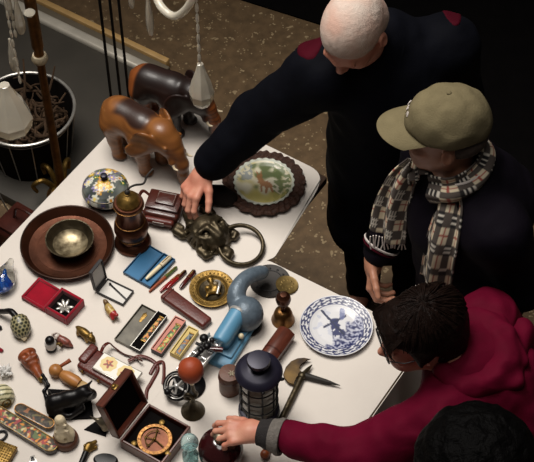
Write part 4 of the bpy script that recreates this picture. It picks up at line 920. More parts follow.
# painted sheaths
def sheath(label, a, b, w, h, seed, cols, dark):
    t = on('knife_sheath', label, 'sheath', *mid(a, b), ax=(a, b)); L_ = plen(a, b)
    pl_ = []
    for sx in (1, -1):
        for k in range(13): q = -PI/2+PI*k/12; pl_.append((sx*(L_/2-w/2+w/2*math.cos(q)), sx*w/2*math.sin(q)))
    m = MB(); m.prism(pl_, 0, h, bev=.004, seg=2); m.build('case_body', mat('sheath_%s' % ('dark' if dark else 'brown'), (58, 46, 34) if dark else (84, 66, 46), .4, var=.4, vscale=40, coat=.3), t)
    m = MB(); m.grid(lambda u_, v_: ((u_-.5)*(L_-.012), (v_-.5)*(w-.010)*math.sqrt(max(.02, 1-max(0, abs(u_-.5)*(L_-.012)-(L_/2-w/2))**2/(w/2)**2)), h+.0004+.002*math.sin(PI*v_)), 130, 22); o = m.build('painted_panel', 'painted_matte', t)
    def fn(p):
        n = nz(p, 70, seed); n2 = nz(p, 55, seed+9); n3 = nz(p, 120, seed+4); c = mixc((30, 25, 20), (76, 62, 42), n3+.4)
        for k, cc in enumerate(cols): q = nz(p, 60+8*k, seed+3.3*k); c = mixc(c, cc, np.clip((q-.27)*9, 0, 1)*.9)
        return c
    paint(o, fn)
    m = MB(); m.tube([(x*.985, y*.93, h) for x, y in pl_], .0014, 6, closed=True); m.build('gilt_edge', 'brass_bright' if dark else 'brass_old', t)
sheath('long dark knife sheath painted with red and cream flowers, near the lower left corner', (-10, 411), (57, 452), .046, .022, 1.7, [(196, 170, 112), (178, 66, 34), (150, 52, 62), (92, 110, 62), (214, 196, 150), (216, 130, 40)], True)
sheath('shorter brown painted sheath behind the long flowered one, under the black sculpture', (16, 409), (54, 429), .036, .018, 5.1, [(120, 100, 58), (150, 92, 52), (96, 92, 54)], False)
# opener
t = on('bottle_opener', 'bottle opener with brass animal head and dark handle at the bottom, by the mahogany box', 'opener', 86, 455, ((80, 466), (88, 448)))
m = MB(); m.tube([(-.05, 0, .009), (.0, 0, .010), (.012, 0, .011)], [.008, .010, .009], 12); m.build('handle', 'black_gloss', t)
sdf_obj('animal_head', [E((.022, 0, .013), (.014, .012, .012), k=.006), C((.026, -.004, .015), (.042, -.014, .014), .009, .006, k=.006), C((.018, -.010, .009), (.030, -.022, .008), .006, .004, k=.005), E((.016, .008, .022), (.006, .004, .006), k=.004), C((.01, 0, .012), (.016, 0, .012), .011, .011, k=.004)], .002, 'brass_bright', t)
# gold box, loop, silver piece, dark oval, crystals, striped shell
t = on('filigree_box', 'square gold filigree box at the bottom left corner', 'box', 3, 458, ((-6, 468), (7, 446)))
m = MB(); m.box((0, 0, .012), (.078, .058, .024), bev=.003)
for i in range(9):
    for j in range(7): m.ball((-.034+.0085*i, -.024+.008*j, .0243), (.003, .003, .0018), 6)
m.build('box_body', 'brass_bright', t); m = MB(); m.box((0, 0, .018), (.0795, .0595, .0022), bev=.0006, seg=1); m.build('lid_seam', 'brass_old', t)
t = on('magnifier', 'black oval loop handle lying at the left edge beside the long painted sheath', 'loop', 0, 437); t.rotation_euler.z = .6
m = MB(); m.tube([(.021*math.cos(q), .015*math.sin(q), .005) for q in [2*PI*k/32 for k in range(32)]], .004, 10, closed=True); m.build('loop', 'black_gloss', t)
m = MB(); m.tube([(-.021, 0, .005), (-.06, 0, .005)], [.004, .005], 10); m.build('stem', 'black_gloss', t)
t = on('silver_clip', 'small silver and black clip at the bottom edge beside the long painted sheath', 'clip', 33, 460, ((26, 462), (36, 460)))
m = MB(); m.prism([(-.016, -.014), (.014, -.014), (.006, .012), (-.006, .010)], 0, .009, bev=.003); m.build('frame', 'silver', t); m = MB(); m.prism([(-.008, -.009), (.007, -.009), (.003, .006), (-.003, .006)], .0085, .0105, bev=.0008); m.build('inlay', 'black_gloss', t)
t = on('snuff_box', 'dark oval box at the bottom edge, left of the open mahogany box', 'box', 106, 462, ((96, 462), (116, 464)))
m = MB(); m.lathe([(0, 0), (.024, 0), (.026, .004), (.026, .014), (.023, .018), (0, .020)], 36, M=Matrix.Diagonal((1.35, .8, 1, 1))); m.build('box_body', 'black_gloss', t); m = MB(); m.lathe([(.026, .0105), (.0268, .011), (.026, .0125)], 36, M=Matrix.Diagonal((1.35, .8, 1, 1))); m.build('seam', 'brass_old', t)
t = on('crystal_cluster', 'spiky clear crystal ornament at the left edge above the striped shell box', 'crystal', 6, 375)
m = MB()
for k in range(15):
    a = k*2.4; el_ = .15+.9*((k*7) % 15)/15; d = Vector((math.cos(a)*math.cos(el_), math.sin(a)*math.cos(el_), math.sin(el_))); c0 = Vector((0, 0, .012)); ln = .022+.012*((k*5) % 7)/7
    m.tube([c0, c0+d*ln*.75, c0+d*ln], [.006, .005, .0006], 6)
m.build('crystal_points', mat('crystal', (236, 234, 230), .08, trans=.3, ior=1.4, var=.05), t, smooth=10)
m = MB(); m.lathe([(0, 0), (.014, 0), (.012, .012), (0, .014)], 10); m.build('core', 'crystal', t, smooth=10)
t = on('shell_box', 'cream and green striped shell shaped box at the left edge above the painted sheaths', 'box', 3, 399, ((-8, 392), (12, 388)))
def shw(r, z, a): return r, z
m = MB(); m.lathe(dense([(0, 0), (.030, 0), (.036, .008), (.036, .020), (.030, .036), (.016, .048), (0, .052)], 10), 70); o = m.build('shell_body', 'painted_glaze', t)
def stripes(p): return mixc((204, 196, 158), (92, 92, 62), (np.sin(p[:, 1]*420+p[:, 2]*160) > .35)*.9)
paint(o, stripes)
m = MB(); m.ring((0, 0, .0), .012, .003, 30, M=TR((.01, -.031, .022), (1.2, 0, .3))); m.ball((.01, -.031, .022), (.006, .005, .006), 12); m.build('clasp', 'brass_bright', t)
t = on('pipe_stem', 'short dark red pipe stem poking in at the left edge above the crystal', 'pipe stem', -4, 348, ((-12, 342), (4, 352))); m = MB(); m.tube([(-.03, 0, .006), (.02, 0, .006)], [.004, .006], 10); m.build('stem', 'pen_marble', t); m = MB(); m.tube([(.019, 0, .006), (.027, 0, .006)], [.0062, .0055], 10); m.build('end_ring', 'velvet_red', t)
t = on('pipe_stem', 'short black pipe stem poking in at the left edge below the honeycomb pipe', 'pipe stem', -4, 331, ((-12, 335), (4, 327))); m = MB(); m.tube([(-.03, 0, .007), (.016, 0, .007)], [.005, .007], 10); m.build('stem', 'black_gloss', t); m = MB(); m.ball((.016, 0, .007), (.005, .007, .007), 12); m.build('end_knob', 'black_gloss', t)
# ---------------------------------------------------------------- bottle and jar
t = on('glass_bottle', 'pale teal glass bottle with round stopper, between mahogany box and maroon jar', 'bottle', 191, 464); t.scale = (1, 1, 1.5)
m = MB(); m.lathe([(0, 0), (.021, 0), (.023, .003), (.023, .040), (.018, .050), (.011, .054), (.011, .060), (.014, .062), (.014, .066), (.008, .066), (.008, .052), (.019, .038), (.019, .006), (0, .005)], 36); m.build('bottle_body', 'bottle_teal', t)
m = MB(); m.ball((0, 0, .082), (.0265, .0265, .018), 28); m.lathe([(0, .05), (.0072, .052), (.0075, .066), (0, .066)], 20); m.build('stopper', 'bottle_teal', t)
t = on('glazed_jar', 'dark maroon glazed jar with lid under the hand with grey cuff', 'jar', 221, 457)
m = MB(); m.lathe([(0, 0), (.050, 0), (.054, .004), (.064, .025), (.066, .045), (.062, .062), (.055, .068), (0, .068)], 56); m.build('jar_body', 'glaze_maroon', t)
m = MB(); m.lathe([(0, .066), (.056, .068), (.059, .072), (.054, .079), (.036, .092), (.020, .099), (0, .1)], 56); m.build('lid', 'glaze_maroon', t)
m = MB(); m.lathe([(0, .098), (.011, .099), (.010, .105), (.0175, .111), (.018, .118), (.012, .124), (0, .126)], 28)
for k in range(8): m.ball((.0165*math.cos(k*PI/4), .0165*math.sin(k*PI/4), .114), (.004, .004, .006), 8)
m.build('knob', 'pewter', t)
JAR = t.location.copy()
FLOORCUT = False
# ---------------------------------------------------------------- people
mat('skin_pale', (206, 150, 126), .5, var=.2, vscale=18, rgb2=(190, 120, 98), bump=.05, bscale=200)
mat('skin_tan', (176, 122, 96), .5, var=.2, vscale=18, bump=.05, bscale=200)
mat('hair_white', (196, 180, 168), .75, var=.15, vscale=11, rgb2=(196, 160, 144), bump=.3, bscale=300)
mat('hair_dark', (28, 17, 13), .5, var=.55, vscale=70, stretch=(1, 1, 3), bump=.4, bscale=140, spec=.08)
mat('hair_black', (5, 4, 4), .6, var=.4, vscale=60, bump=.5, bscale=120, spec=.08)
mat('coat_navy', (9, 10, 17), .8, var=.25, vscale=10, bump=.15, bscale=40, spec=.08)
mat('crimson', (62, 6, 20), .8, var=.2, spec=.08)
mat('jacket_plum', (17, 13, 21), .8, var=.25, vscale=8, bump=.15, bscale=40, spec=.08)
mat('knit_black', (6, 5, 7), .9, spec=.08)
mat('trousers', (8, 8, 10), .85, spec=.08)
mat('cap_olive', (116, 106, 80), .85, var=.18, vscale=20, bump=.2, bscale=220, spec=.08)
mat('maroon', (96, 8, 36), .75, var=.25, vscale=9, bump=.2, bscale=24, spec=.08)
mat('grey_knit', (112, 106, 100), .9, var=.3, vscale=90, bump=.4, bscale=200)
mat('dark_knit', (40, 36, 36), .9, var=.3, vscale=90, bump=.4, bscale=200)
mat('frame_black', (14, 13, 14), .3); mat('eye_white', (220, 214, 206), .2, var=.05); mat('shoe', (20, 17, 16), .4)
mat('trim_white', (206, 196, 190), .8, var=.05)
def V3(*a): return np.array(a, float)
def frame(f, up=(0, 0, 1)):
    f = Vector(f).normalized(); l = Vector(up).cross(f).normalized(); u = f.cross(l); return Matrix((f, l, u)).transposed()   # columns: forward, left, up
def head_p(c, M, s=.93):
    """skull with brow, eye sockets, eyes, nose, lips, chin and ears; c is the skull centre, M columns forward/left/up"""
    def T(x, y, z): v = M @ Vector((x*s, y*s, z*s)); return np.array((c[0]+v.x, c[1]+v.y, c[2]+v.z))
    def el(x, y, z, r, rot=(0, 0, 0), k=.02, op='u'): return E(T(x, y, z), tuple(q*s for q in r), M @ Euler(rot).to_matrix(), k*s, op)
    def cp(a, b, ra, rb, k=.01, op='u'): return C(T(*a), T(*b), ra*s, rb*s, k*s, op)
    p = [el(-.012, 0, .030, (.100, .077, .090)), el(.030, 0, -.035, (.068, .060, .080), k=.03), el(.062, 0, -.090, (.030, .030, .024), k=.03), cp((.0, -.05, -.055), (.055, -.018, -.092), .022, .018, .03), cp((.0, .05, -.055), (.055, .018, -.092), .022, .018, .03)]
    p += [cp((.083, -.036, .022), (.092, 0, .018), .010, .011, .014), cp((.083, .036, .022), (.092, 0, .018), .010, .011, .014)]
    for sy in (-1, 1):
        p += [el(.093, sy*.031, .002, (.016, .019, .012), k=.012, op='s'), el(.074, sy*.031, .001, (.0135, .0135, .0125), k=.004), cp((.086, sy*.045, .008), (.091, sy*.020, .009), .004, .004, .004), el(.068, sy*.040, -.03, (.02, .018, .016), k=.02)]
    p += [cp((.092, 0, .008), (.112, 0, -.030), .008, .012, .012), el(.102, .011, -.034, (.010, .008, .008), k=.006), el(.102, -.011, -.034, (.010, .008, .008), k=.006)]
    p += [cp((.090, -.020, -.060), (.090, .020, -.060), .006, .006, .008), cp((.087, -.018, -.071), (.087, .018, -.071), .0065, .0065, .008), cp((.100, -.022, -.0655), (.100, .022, -.0655), .0032, .0032, .004, 's')]
    for sy in (-1, 1):
        p += [el(-.008, sy*.080, -.012, (.020, .008, .031), (0, 0, sy*.35), k=.008), el(-.004, sy*.088, -.010, (.011, .005, .018), (0, 0, sy*.35), k=.006, op='s'), cp((.0, sy*.077, -.036), (.004, sy*.076, -.040), .008, .006, .006)]
    return p, T, el, cp
def hand_p(w, f, n, th, curl=((.5, .6, .4),)*4, s=1.0, thumb=(.55, .75, -.35), spread=.12):
    """palm and five jointed fingers; w wrist, f forward, n back of the hand, th thumb side"""
    f = Vector(f).normalized(); n = Vector(n); n = (n-f*n.dot(f)).normalized(); t = f.cross(n); t = t if t.dot(Vector(th)) > 0 else -t; w = Vector(w); p = []; tips = []
    def A(v): return np.array(tuple(v))
    offs = (.032, .0105, -.0105, -.031); kd = (.088, .092, .087, .079); lens = ((.042, .026, .020), (.046, .029, .021), (.042, .027, .020), (.033, .021, .018))
    for i in range(4):
        kn = w+(f*kd[i]+t*offs[i])*s; p.append(C(A(w+(t*offs[i]*.55+f*.012)*s), A(kn), .0135*s, .0112*s, .014))
    p.append(C(A(w-f*.02*s), A(w+f*.03*s), .024*s, .026*s, .02)); 
    for i in range(4):
        d = (f+t*(offs[i]/.032)*spread).normalized(); q = w+(f*kd[i]+t*offs[i])*s; r = (.0098, .0102, .0096, .0085)[i]*s; cu = curl[i] if len(curl) > 1 else curl[0]; ax_ = d.cross(n).normalized()
        nn = n.copy()
        for j in range(3):
            a = cu[j]; d2 = (d*math.cos(a)-nn*math.sin(a)).normalized(); nn = (nn*math.cos(a)+d*math.sin(a)).normalized(); d = d2
            e = q+d*lens[i][j]*s; p.append(C(A(q), A(e), r, r*.92, .004 if j else .007)); q = e; r *= .92
        tips.append(q)
    q = w+(f*.022+t*.024)*s; d = (f*thumb[0]+t*thumb[1]+n*thumb[2]).normalized(); r = .0135*s
    p.append(C(A(w+f*.01*s), A(q), .017*s, .015*s, .015))
    for j, l in enumerate((.040, .032, .025)):
        e = q+d*l*s; p.append(C(A(q), A(e), r, r*.88, .008 if j == 0 else .005)); q = e; r *= .86; d = (d*1.0+f*.35-n*.12).normalized()
    return p
def body_p(J):
    p = [C(J['hip'], J['chest'], .125, .135, .06), C(J['chest'], J['neck'], .12, .06, .06), C(J['neck'], J['head'], .055, .052, .03), C(J['shR'], J['shL'], .062, .062, .06)]
    for s in 'RL':
        p += [C(J['sh'+s], J['el'+s], .052, .040, .03), C(J['el'+s], J['wr'+s], .040, .026, .02)]
        p += [C(J['hj'+s], J['kn'+s], .085, .055, .05), C(J['kn'+s], J['an'+s], .055, .038, .03), C(J['an'+s], J['toe'+s], .040, .028, .02)]
    return p
def lower(J, hipc, face, foot, spread=.09):
    f = Vector(face).normalized(); l = Vector((0, 0, 1)).cross(f)
    for s, q in (('R', -1), ('L', 1)):
        h = Vector(hipc)+l*q*.085; a = Vector((foot[0], foot[1], .075))+l*q*spread; J['hj'+s] = np.array(h); J['an'+s] = np.array(a); J['kn'+s] = np.array((h+a)/2+f*.03); J['toe'+s] = np.array(Vector((a.x, a.y, .035))+f*.15)
def person(label, J, Mh, hands, skin, foot, dense_head=.0045, hs=.93, extra=()):
    hp, T, el, cp = head_p(J['head'], Mh, hs)
    p = body_p(J)+hp+[q for h in hands for q in h]+list(extra)
    bs = [bound(q) for q in p]; lo = np.min([b[0] for b in bs], 0)-.04; hi = np.max([b[1] for b in bs], 0)+.04; g = []
    hb = [[bound(q) for q in h] for h in hands]
    for i in range(3):
        dn = [(J['head'][i]-.135, J['head'][i]+.135, dense_head)]
        for b in hb: dn.append((min(x[0][i] for x in b)-.006, max(x[1][i] for x in b)+.006, .0034))
        g.append(axis(lo[i], hi[i], .014, dn))
    fo = (foot[0], foot[1], 0)
    o = sdf_obj('person', p, .004, skin, None, grid=g, off=fo); o.location = fo; tag(o, label, 'person')
    return o, fo, (T, el, cp)
def wrinkle(amp, sc, seed=0):
    def f(V):
        d = np.array([(mnoise.noise(Vector(v)*sc+Vector((seed, 0, 0))), mnoise.noise(Vector(v)*sc+Vector((0, seed+7, 3))), mnoise.noise(Vector(v)*sc*1.7+Vector((5, 0, seed)))) for v in V.tolist()]); return V+d*amp
    return f
def trousers_shoes(o, fo, J, m='trousers'):
    p = [C(J['hip'], (J['hjR']+J['hjL'])/2, .15, .14, .04)]
    for s in 'RL': p += [C(J['hj'+s], J['kn'+s], .100, .075, .04), C(J['kn'+s], J['an'+s]+V3(0, 0, .01), .075, .062, .03)]
    sdf_obj('trousers', p, .014, m, o, off=fo, disp=wrinkle(.006, 14))
    for s in 'RL':
        d = J['toe'+s]-J['an'+s]; d[2] = 0
        sdf_obj('shoe', [C(J['an'+s]+V3(0, 0, -.035)-d*.25, J['toe'+s]+d*.05, .036, .033, .01), C(J['an'+s]+V3(0, 0, .03), J['an'+s]+V3(0, 0, -.03), .045, .042, .03)], .01, 'shoe', o, off=np.array(fo)+V3(0, 0, -.0025), cut=lambda X, Y, Z: .004-Z)
def cuff(o, fo, a, b, t0, r, r2, wdt, m, name='cuff'):
    """knitted band around a sleeve end; a elbow, b wrist, t0 metres back from b"""
    a, b = Vector(a), Vector(b); d = (b-a).normalized(); M = Matrix.Translation(b-d*t0-Vector(fo)) @ d.to_track_quat('Z', 'Y').to_matrix().to_4x4()
    mb = MB(); mb.lathe([(r*.8, 0), (r, .0), (r*1.04, wdt*.3), (r2*1.03, wdt*.7), (r2, wdt), (r2*.8, wdt), (r*.8, 0)], 32, M=M); return mb.build(name, m, o)
def ext(a, b, d): 
    v = np.array(b)-np.array(a); return np.array(b)+v/np.linalg.norm(v)*d
# ---- man with white hair reaching across the table
J = dict(head=np.array(P(354, 30, 1.59)), neck=V3(.30, .125, 1.45), chest=V3(.36, .165, 1.27), hip=V3(.42, .22, .95), shR=V3(.165, .115, 1.36), shL=V3(.535, .215, 1.37), elR=np.array(P(258, 117, 1.10)), elL=V3(.60, .27, 1.10), wrL=V3(.55, .16, .90))
J['wrR'] = np.array(P(206, 169, .90)); lower(J, (.42, .22, .93), (-.3, -.95, 0), (.44, .24)); J['hipc'] = J['hip']
dR = Vector((-.50, -.62, -.42))
hR = hand_p(J['wrR'], dR, (-.35, -.1, .8), (.7, -.6, 0), curl=((.5, .6, .4), (.55, .6, .4), (.6, .6, .45), (.65, .6, .5)), thumb=(.75, .6, -.3), s=1.08)
hL = hand_p(J['wrL'], (-.1, -.2, -1), (.9, -.3, 0), (-.3, -1, 0))
Mh = frame((-.40, -.62, -.70), (-.25, -.45, .8))
man, fo, (T, el, cp) = person('man with cropped white hair in a navy coat reaching for the leather case', J, Mh, [hR, hL], 'skin_pale', (.44, .24), hs=1.07)
hp = [el(-.014, 0, .033, (.102, .0795, .092), k=.005), el(-.05, 0, -.02, (.055, .068, .05), k=.03)]
facecut = [Fn(lambda X, Y, Z, c=T(.098, 0, -.005): .075-np.sqrt((X-c[0])**2+(Y-c[1])**2+(Z-c[2])**2) if False else np.sqrt((X-c[0])**2+(Y-c[1])**2+(Z-c[2])**2)-.074, k=.006)]
sdf_obj('cropped_hair', hp+facecut, .0035, 'hair_white', man, off=fo, disp=wrinkle(.0009, 60))
cuffend = ext(J['elR'], J['wrR'], -.035)
p = [C(J['hip']+V3(-.02, 0, -.1), J['chest'], .19, .18, .06), C(J['chest'], J['neck']+V3(0, 0, -.03), .155, .09, .06), C(J['shR'], J['shL'], .098, .092, .06), C(J['hip']+V3(-.02, .0, -.42), J['hip']+V3(-.02, 0, 0), .195, .19, .06), C(J['chest']+V3(.0, .06, .0), J['neck']+V3(.05, .06, -.02), .13, .09, .06)]
for s in 'RL': p += [C(J['sh'+s], J['el'+s], .098, .080, .04), C(J['el'+s], cuffend if s == 'R' else ext(J['elL'], J['wrL'], -.02), .080, .062 if s == 'R' else .05, .03)]
sdf_obj('coat', p, .010, 'coat_navy', man, off=fo, disp=wrinkle(.009, 11, 2), cut=lambda X, Y, Z: np.maximum(.52-Z, -1)+0*X+0*Y)
for nm, c_, r_ in (('shoulder_patch', P(311, 58, 1.40), (.04, .07, .06)), ('shoulder_patch', P(450, 20, 1.42), (.03, .09, .06))):
    s = 'R' if c_.x < .3 else 'L'
    q = [C(J['shR'], J['shL'], .1015, .0955, .06), C(J['sh'+s], J['el'+s], .1015, .083, .04)]
    c0 = np.array(c_)
    sdf_obj(nm, q, .007, 'crimson', man, off=fo, disp=wrinkle(.009, 11, 2), cut=lambda X, Y, Z, c0=c0, r_=r_: (np.sqrt(((X-c0[0])/r_[0])**2+((Y-c0[1])/r_[1])**2+((Z-c0[2])/(r_[2]*2))**2)-1)*.03)
m = MB(); nk = Vector(J['neck'])-Vector(fo); m.ring((0, 0, 0), .078, .024, 36, 10, M=Matrix.Translation(nk+Vector((.01, .012, -.005))) @ Vector((-.35, -.55, .75)).to_track_quat('Z', 'Y').to_matrix().to_4x4()); m.build('collar', 'coat_navy', man)
trousers_shoes(man, fo, J)
# white buttons and chest mark
m = MB()
for (px, py, z) in ((395, 79, 1.37), (408, 47, 1.42), (421, 66, 1.40)):
    m.ball(P(px, py, z)-Vector(fo), (.006, .006, .005), 10)
m.build('snap_button', 'trim_white', man)
# ---- man with olive cap and checked scarf
J = dict(head=np.array(P(446, 131, 1.52)), neck=V3(.525, -.265, 1.385), chest=V3(.575, -.275, 1.20), hip=V3(.63, -.29, .93), shR=V3(.49, -.13, 1.29), shL=V3(.645, -.43, 1.29), elR=V3(.415, -.135, 1.06), elL=V3(.735, -.43, 1.05), wrL=V3(.56, -.44, .95))
J['wrR'] = np.array(P(374, 258, .90)); lower(J, (.63, -.29, .91), (-.85, -.5, 0), (.66, -.27))
hR = hand_p(J['wrR'], (-.05, -.45, -.9), (-.8, .4, .35), (-.3, -.9, 0), curl=((.6, .9, .6),)*4)
hL = hand_p(J['wrL'], (-.7, .0, -.7), (-.3, -.8, .4), (-.3, .5, .5), curl=((.5, .7, .5),)*4)
f2 = Vector((-.96, .10, -.12)); Mh = frame(f2)
man2, fo, (T, el, cp) = person('man in olive baseball cap, black and white checked scarf and dark jacket looking down', J, Mh, [hR, hL], 'skin_tan', (.66, -.27), hs=1.06)
# cap: crown and peak
cr = [el(-.008, 0, .040, (.112, .092, .100), k=.004)]
cz = T(0, 0, .028); un = Mh @ Vector((-.12, 0, 1)); un.normalize()
cutf = lambda X, Y, Z: -((X-cz[0])*un.x+(Y-cz[1])*un.y+(Z-cz[2])*un.z)
sdf_obj('cap', cr, .0045, 'cap_olive', man2, off=fo, cut=lambda X, Y, Z: np.maximum(cutf(X, Y, Z), -9), disp=wrinkle(.007, 17))
bm_ = MB()
def peak(u_, v_):
    a = (u_-.5)*2.3; r0 = .096; q = .082*v_*math.cos(a*.62)**.6
    x = math.cos(a)*(.100)+q-.006; y = math.sin(a)*.086*(1-.06*v_); z = .034-.10*q*1.4-.012*(y/.08)**2*(.4+v_)
    return Vector(T(x, y, z))-Vector(fo)
bm_.grid(peak, 40, 14, .006); bm_.build('cap_peak', 'cap_olive', man2)
m = MB(); m.ball(Vector(T(-.012, 0, .142))-Vector(fo), (.007, .007, .004), 12); m.build('cap_button', 'cap_olive', man2)
# stitched lettering strip on the cap front
m = MB()
for k in range(6):
    a = -.34+.105*k; m.box((0, 0, 0), (.003, .0055, .015), M=Matrix.Translation(Vector(T(.105*math.cos(a)-.010, .0935*math.sin(a), .078+.004*(k % 2)))-Vector(fo)) @ Mh.to_4x4() @ rotm((0, -.45, a)) @ rotm((.35*(k % 3-1), 0, 0)), bev=.001, seg=1)
m.build('cap_stitching', 'trim_white', man2)
hp = [el(-.035, 0, -.005, (.076, .079, .055), k=.01)]; sdf_obj('hair', hp, .005, mat('hair_grey', (74, 62, 54), .7, var=.3, vscale=80), man2, off=fo, cut=lambda X, Y, Z: np.maximum(-cutf(X, Y, Z)-.006, ((X-T(.0, 0, 0)[0])*f2.x+(Y-T(.0, 0, 0)[1])*f2.y+(Z-T(.0, 0, 0)[2])*f2.z)))
p = [C(J['hip']+V3(0, 0, -.08), J['chest'], .17, .165, .06), C(J['chest'], J['neck']+V3(.02, .0, -.05), .155, .085, .06), C(J['shR'], J['shL'], .09, .09, .06), C(J['chest']+V3(.06, .03, .02), J['neck']+V3(.05, .03, -.04), .14, .09, .06)]
cR = ext(J['elR'], J['wrR'], -.03)
for s in 'RL': p += [C(J['sh'+s], J['el'+s], .085, .07, .04), C(J['el'+s], cR if s == 'R' else J['wrL'], .07, .05, .03)]
JP = list(p)
sdf_obj('jacket', p, .010, 'jacket_plum', man2, off=fo, disp=wrinkle(.009, 10, 4))
# striped collar round the back of the neck
fwd = Vector((-.85, -.5, 0)).normalized(); lft = Vector((0, 0, 1)).cross(fwd); nk = Vector(J['neck'])-Vector(fo)
def collar_pt(a, r, dz): return nk+fwd*(-math.cos(a)*r)+lft*(math.sin(a)*r*.98)+Vector((0, 0, dz+.025*math.cos(a)))
ca = [-2.2+4.4*i/40 for i in range(41)]
m = MB(); m.grid(lambda u_, v_: collar_pt(-2.2+4.4*u_, .088+.026*v_, .035-.075*v_), 50, 6, .008); m.build('collar', 'jacket_plum', man2)
for r, dz, mm_ in ((.092, .039, 'trim_white'), (.097, .030, 'crimson'), (.102, .018, 'trim_white')):
    m = MB(); m.tube([collar_pt(a, r, dz) for a in ca], .0042, 8); m.build('collar_stripe', mm_, man2)
cuff(man2, fo, J['elR'], J['wrR'], .075, .056, .050, .05, 'knit_black'); cuff(man2, fo, J['elR'], J['wrR'], .055, .0585, .0575, .008, 'trim_white', 'cuff_stripe'); cuff(man2, fo, J['elR'], J['wrR'], .043, .0565, .056, .006, 'crimson', 'cuff_stripe')
# scarf
pmat('scarf_check', .9, bump=.2, bscale=260)
def check(uv):
    def fn(p):
        a, b_ = uv[:, 0], uv[:, 1]; c = np.tile(np.array((216, 202, 174), float), (len(a), 1))
        A = ((a/.085) % 1); B = ((b_/.085) % 1)
        sa = (A < .46); sb = (B < .46); wa = sa & (((A/.46*3) % 1) > .66); wb = sb & (((B/.46*3) % 1) > .66)
        c = mixc(c, (66, 58, 54), (sa ^ sb)*.92); c = mixc(c, (18, 16, 18), (sa & sb)*.96); c = mixc(c, (214, 206, 192), ((wa & sb) | (wb & sa))*.95)
        red = (np.abs(A-.70) < .03) | (np.abs(B-.70) < .03); return mixc(c, (150, 52, 44), (red & ~sa & ~sb)*.8)
    return fn
def scarf_piece(name, path, wds, nrmf, parent, fo, folds=2.0, depth=.016, phase=0.0):
    q = [Vector(w)-Vector(fo) for w in arc3(path, 16)]; n = len(q); L_ = [0.0]
    for a, b in zip(q, q[1:]): L_.append(L_[-1]+(b-a).length)
    nv = 46; vs = []; uv = []
    for i, w in enumerate(q):
        t = (q[min(i+1, n-1)]-q[max(i-1, 0)]).normalized(); nn = Vector(nrmf(i/(n-1))); nn = (nn-t*nn.dot(t)).normalized(); sd = t.cross(nn)
        k = i/(n-1)*(len(wds)-1); wd = wds[min(int(k), len(wds)-2)]*(1-(k-int(k)))+wds[min(int(k)+1, len(wds)-1)]*(k-int(k)) if k < len(wds)-1 else wds[-1]
        for j in range(nv+1):
            s_ = j/nv-.5; vs.append(w+sd*(s_*wd)+nn*(depth*math.sin(s_*2*PI*folds+phase+i*.03)+.012*math.cos(s_*PI))); uv.append((s_*.30+phase*.05, L_[i]))
    fs = [(i*(nv+1)+j, (i+1)*(nv+1)+j, (i+1)*(nv+1)+j+1, i*(nv+1)+j+1) for i in range(n-1) for j in range(nv)]
    # subdivided lengthwise enough for the woven check; both faces carry it
    b2 = bmesh.new(); bv = [b2.verts.new(v) for v in vs]
    for f in fs: b2.faces.new([bv[k] for k in f])
    b2.normal_update(); bmesh.ops.solidify(b2, geom=b2.faces[:], thickness=.005); bmesh.ops.recalc_face_normals(b2, faces=b2.faces[:])
    me = bpy.data.meshes.new(name); b2.to_mesh(me); b2.free()
    co = np.array([v.co for v in me.vertices]); base = np.array(vs)
    idx = np.array([int(np.argmin(((base-c_)**2).sum(1))) for c_ in co]); uvv = np.array(uv)[idx]
    o = finish(name, me, 'scarf_check', parent, 180); paint(o, check(uvv)); return o
nkw = Vector(J['neck'])
def ringpt(a, r, dz): return nkw+fwd*(math.cos(a)*r)+lft*(math.sin(a)*r)+Vector((0, 0, dz))
loop = [ringpt(a, .082+.022*max(0, math.cos(a)), .035-.055*max(0, math.cos(a))+.01*math.sin(3*a)) for a in [.22+2*PI*k/10*.93 for k in range(11)]]
scarf_piece('scarf_loop', loop, [.085, .10, .10, .10, .085], lambda t: fwd*math.cos(.22+2*PI*.93*t)+lft*math.sin(.22+2*PI*.93*t)+Vector((0, 0, .45)), man2, fo, 1.5, .010)
def on_coat(px, py, prims, gap, far=2.2):
    d = ray(px, py); d = d/np.linalg.norm(d); s_ = 2.0
    while s_ < 7:
        q = CAM+d*s_; v = min(float(dist(x, np.array(q[0]), np.array(q[1]), np.array(q[2]))) for x in prims)
        if v < gap: return Vector(q)
        s_ += max(v-gap, .001)
    return None
t1 = [on_coat(452, 183, JP, .012), on_coat(451, 200, JP, .016), on_coat(446, 224, JP, .016), on_coat(439, 252, JP, .016), on_coat(434, 285, JP, .016)]
t2 = [P(415, 165, 1.36), P(404, 180, 1.30), P(396, 198, 1.22), P(391, 216, 1.14), P(388, 236, 1.06)]
for k, tt in enumerate((t1, t2)):
    scarf_piece('scarf_tail', tt, [.06, .095, .11, .115], lambda t: fwd+Vector((0, -.35, .4)), man2, fo, 1.6 if k else 1.3, .013, k*1.4)
    e = Vector(tt[-1])-Vector(fo); m = MB()
    for j in range(13):
        q = e+Vector((-.052+.0087*j, .004*math.sin(j), -.002)); m.tube([q, q+Vector((.003*math.sin(j*2), -.004, -.03)), q+Vector((.004*math.cos(j), -.008, -.05))], .0022, 5)
    m.build('fringe', 'trim_white', man2)
trousers_shoes(man2, fo, J)
